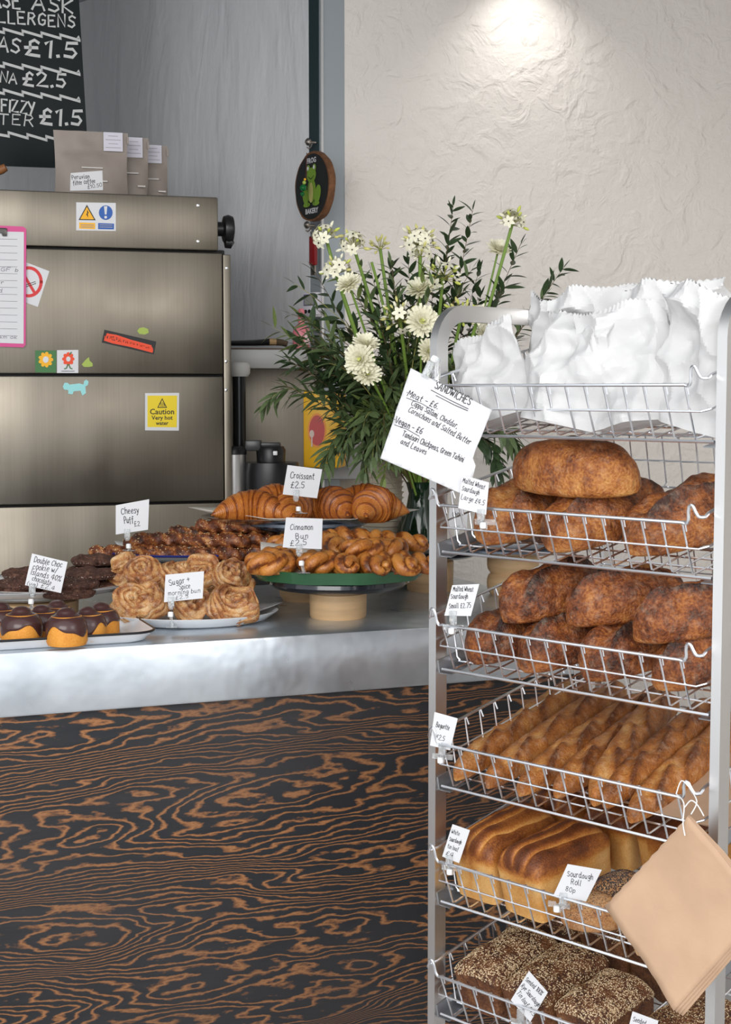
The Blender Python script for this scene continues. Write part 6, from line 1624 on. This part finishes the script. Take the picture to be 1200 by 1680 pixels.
umbel((785, 520), -.16, (750, 640), 'lime green star flower head beside the white bags', 14, .022, .4, 0.0175, (1, 2))
def mum_mesh(seed):
    rn = random.Random(seed); mb = MB()
    for ring, (n, L, el) in enumerate(((20, 1.0, 5), (20, .95, 18), (18, .82, 34), (14, .64, 52), (10, .44, 70))):
        for k in range(n):
            a = 2 * pi * (k + .5 * (ring % 2)) / n + rn.uniform(-.08, .08); l = L * rn.uniform(.88, 1.08); e = R(el + rn.uniform(-8, 8)); w = .085
            vs = []
            for i in range(4):
                t = i / 3; r = .10 + (l - .10) * t; ww = w * (.5 + .8 * sin(pi * (.1 + .75 * t)))
                cr_ = r * cos(e); z = r * sin(e) + .10 * t * t - .05
                for s_ in (-1, 0, 1): vs.append((cos(a) * cr_ - sin(a) * s_ * ww, sin(a) * cr_ + cos(a) * s_ * ww, z + .04 * abs(s_)))
            mb.add(vs, [(i * 3 + j, i * 3 + j + 1, i * 3 + j + 4, i * 3 + j + 3) for i in range(3) for j in (0, 1)])
    return mb.mesh('petals', petal_w)
MU = [mum_mesh(1), mum_mesh(2)]
CE = MB().lathe([(.001, .30), (.12, .28), (.17, .2), (.16, .08), (.001, .05)], 12).mesh('flower_centre', centre_g)
CX = MB().lathe([(.001, -.14), (.14, -.10), (.22, -.02), (.1, .03)], 12).mesh('calyx', stem_g)
def mum(head, dY, via, face, label, r=.034, k=0):
    root = empty('chrysanthemum', Matrix.Translation(VM), label, 'flower', 'white chrysanthemums')
    H_, T = stemline(head, VY + dY, via, stem_g, root, .0028)
    Mq = Matrix.Translation(H_) @ V3(face).to_track_quat('Z', 'Y').to_matrix().to_4x4() @ Matrix.Scale(r, 4)
    inst('petals', MU[k], root, Mq); inst('flower_centre', CE, root, Mq); inst('calyx', CX, root, Mq)
mum((573, 467), -.18, (620, 600), (-.3, -.6, .6), 'white chrysanthemum furthest left, below the star flowers', .034)
mum((600, 566), -.25, (640, 640), (.1, -.6, .7), 'white chrysanthemum above the front pair at the left', .035, 1)
mum((591, 590), -.30, (640, 660), (-.3, -.9, .1), 'white chrysanthemum facing out in the front pair', .040)
mum((602, 614), -.30, (645, 670), (.2, -.75, .45), 'lowest white chrysanthemum of the front pair', .036, 1)
mum((689, 476), -.10, (690, 600), (-.2, -.6, .7), 'creamy white chrysanthemum under the largest star flower', .038)
mum((693, 528), -.24, (690, 640), (.1, -.95, .25), 'white chrysanthemum at the bouquet centre, left of the rack bend', .042, 1)
mum((704, 577), -.24, (700, 660), (.4, -.8, .2), 'white chrysanthemum half hidden behind the rack post', .034)
mum((818, 410), .08, (780, 580), (.2, -.6, .7), 'white chrysanthemum high at the right among dark leaves', .034, 1)
mum((798, 548), -.08, (760, 640), (.1, -.8, .5), 'white chrysanthemum peeping above the white paper bags', .030)
# sprigs that fill the heart of the bouquet
HEART = 'leafy sprig deep in the heart of the bouquet'
for i in range(34):
    tx, ty = rnd.uniform(470, 800), rnd.uniform(430, 740)
    if ty > 640 and tx < 580: ty -= 110
    branch((tx, ty), rnd.uniform(-.22, .12), 0, ('dk', 'md', 'md', 'dk', 'lt')[i % 5], HEART, 20, .05, stem_y if i % 3 == 0 else stem_w, .2, via=(rnd.uniform(610, 700), rnd.uniform(560, 640)))
HANG = 'narrow-leaved sprig hanging down in front of the vase and bowls'
for i in range(16):
    tx = rnd.uniform(565, 672); ty = rnd.uniform(660, 775)
    branch((tx, ty), rnd.uniform(-.26, -.1), 0, 'md' if i % 4 else 'lt', HANG, 17, .055, stem_y if i % 2 else stem_w, .25, via=(tx * .55 + 650 * .45 + rnd.uniform(-20, 10), rnd.uniform(590, 660)))
SIDE = 'fine dark sprig fanning out at the left of the bouquet'
for i in range(9):
    branch((rnd.uniform(475, 545), rnd.uniform(520, 625)), rnd.uniform(-.12, .05), 0, ('md', 'dk')[i % 2], SIDE, 20, .05, stem_w, .35, via=(rnd.uniform(560, 620), rnd.uniform(560, 620)))
TOPS = 'dark sprig rising among the flower heads'
for i in range(9):
    branch((rnd.uniform(590, 860), rnd.uniform(400, 500)), rnd.uniform(0, .12), .02, 'dk', TOPS, 18, .045, stem_w, .45)
# slender green grass stems that cross the bouquet
for tip, via, dY, w in (((610, 430), (660, 600), -.1, 'thick bright stem crossing to the seed head'), ((700, 640), (660, 560), -.25, 'curved bright stem low in the bouquet')):
    root = empty('bare_stem', Matrix.Translation(VM), w, 'stem', 'bare green stems')
    stemline(tip, VY + dY, via, stem_g, root, .0035)
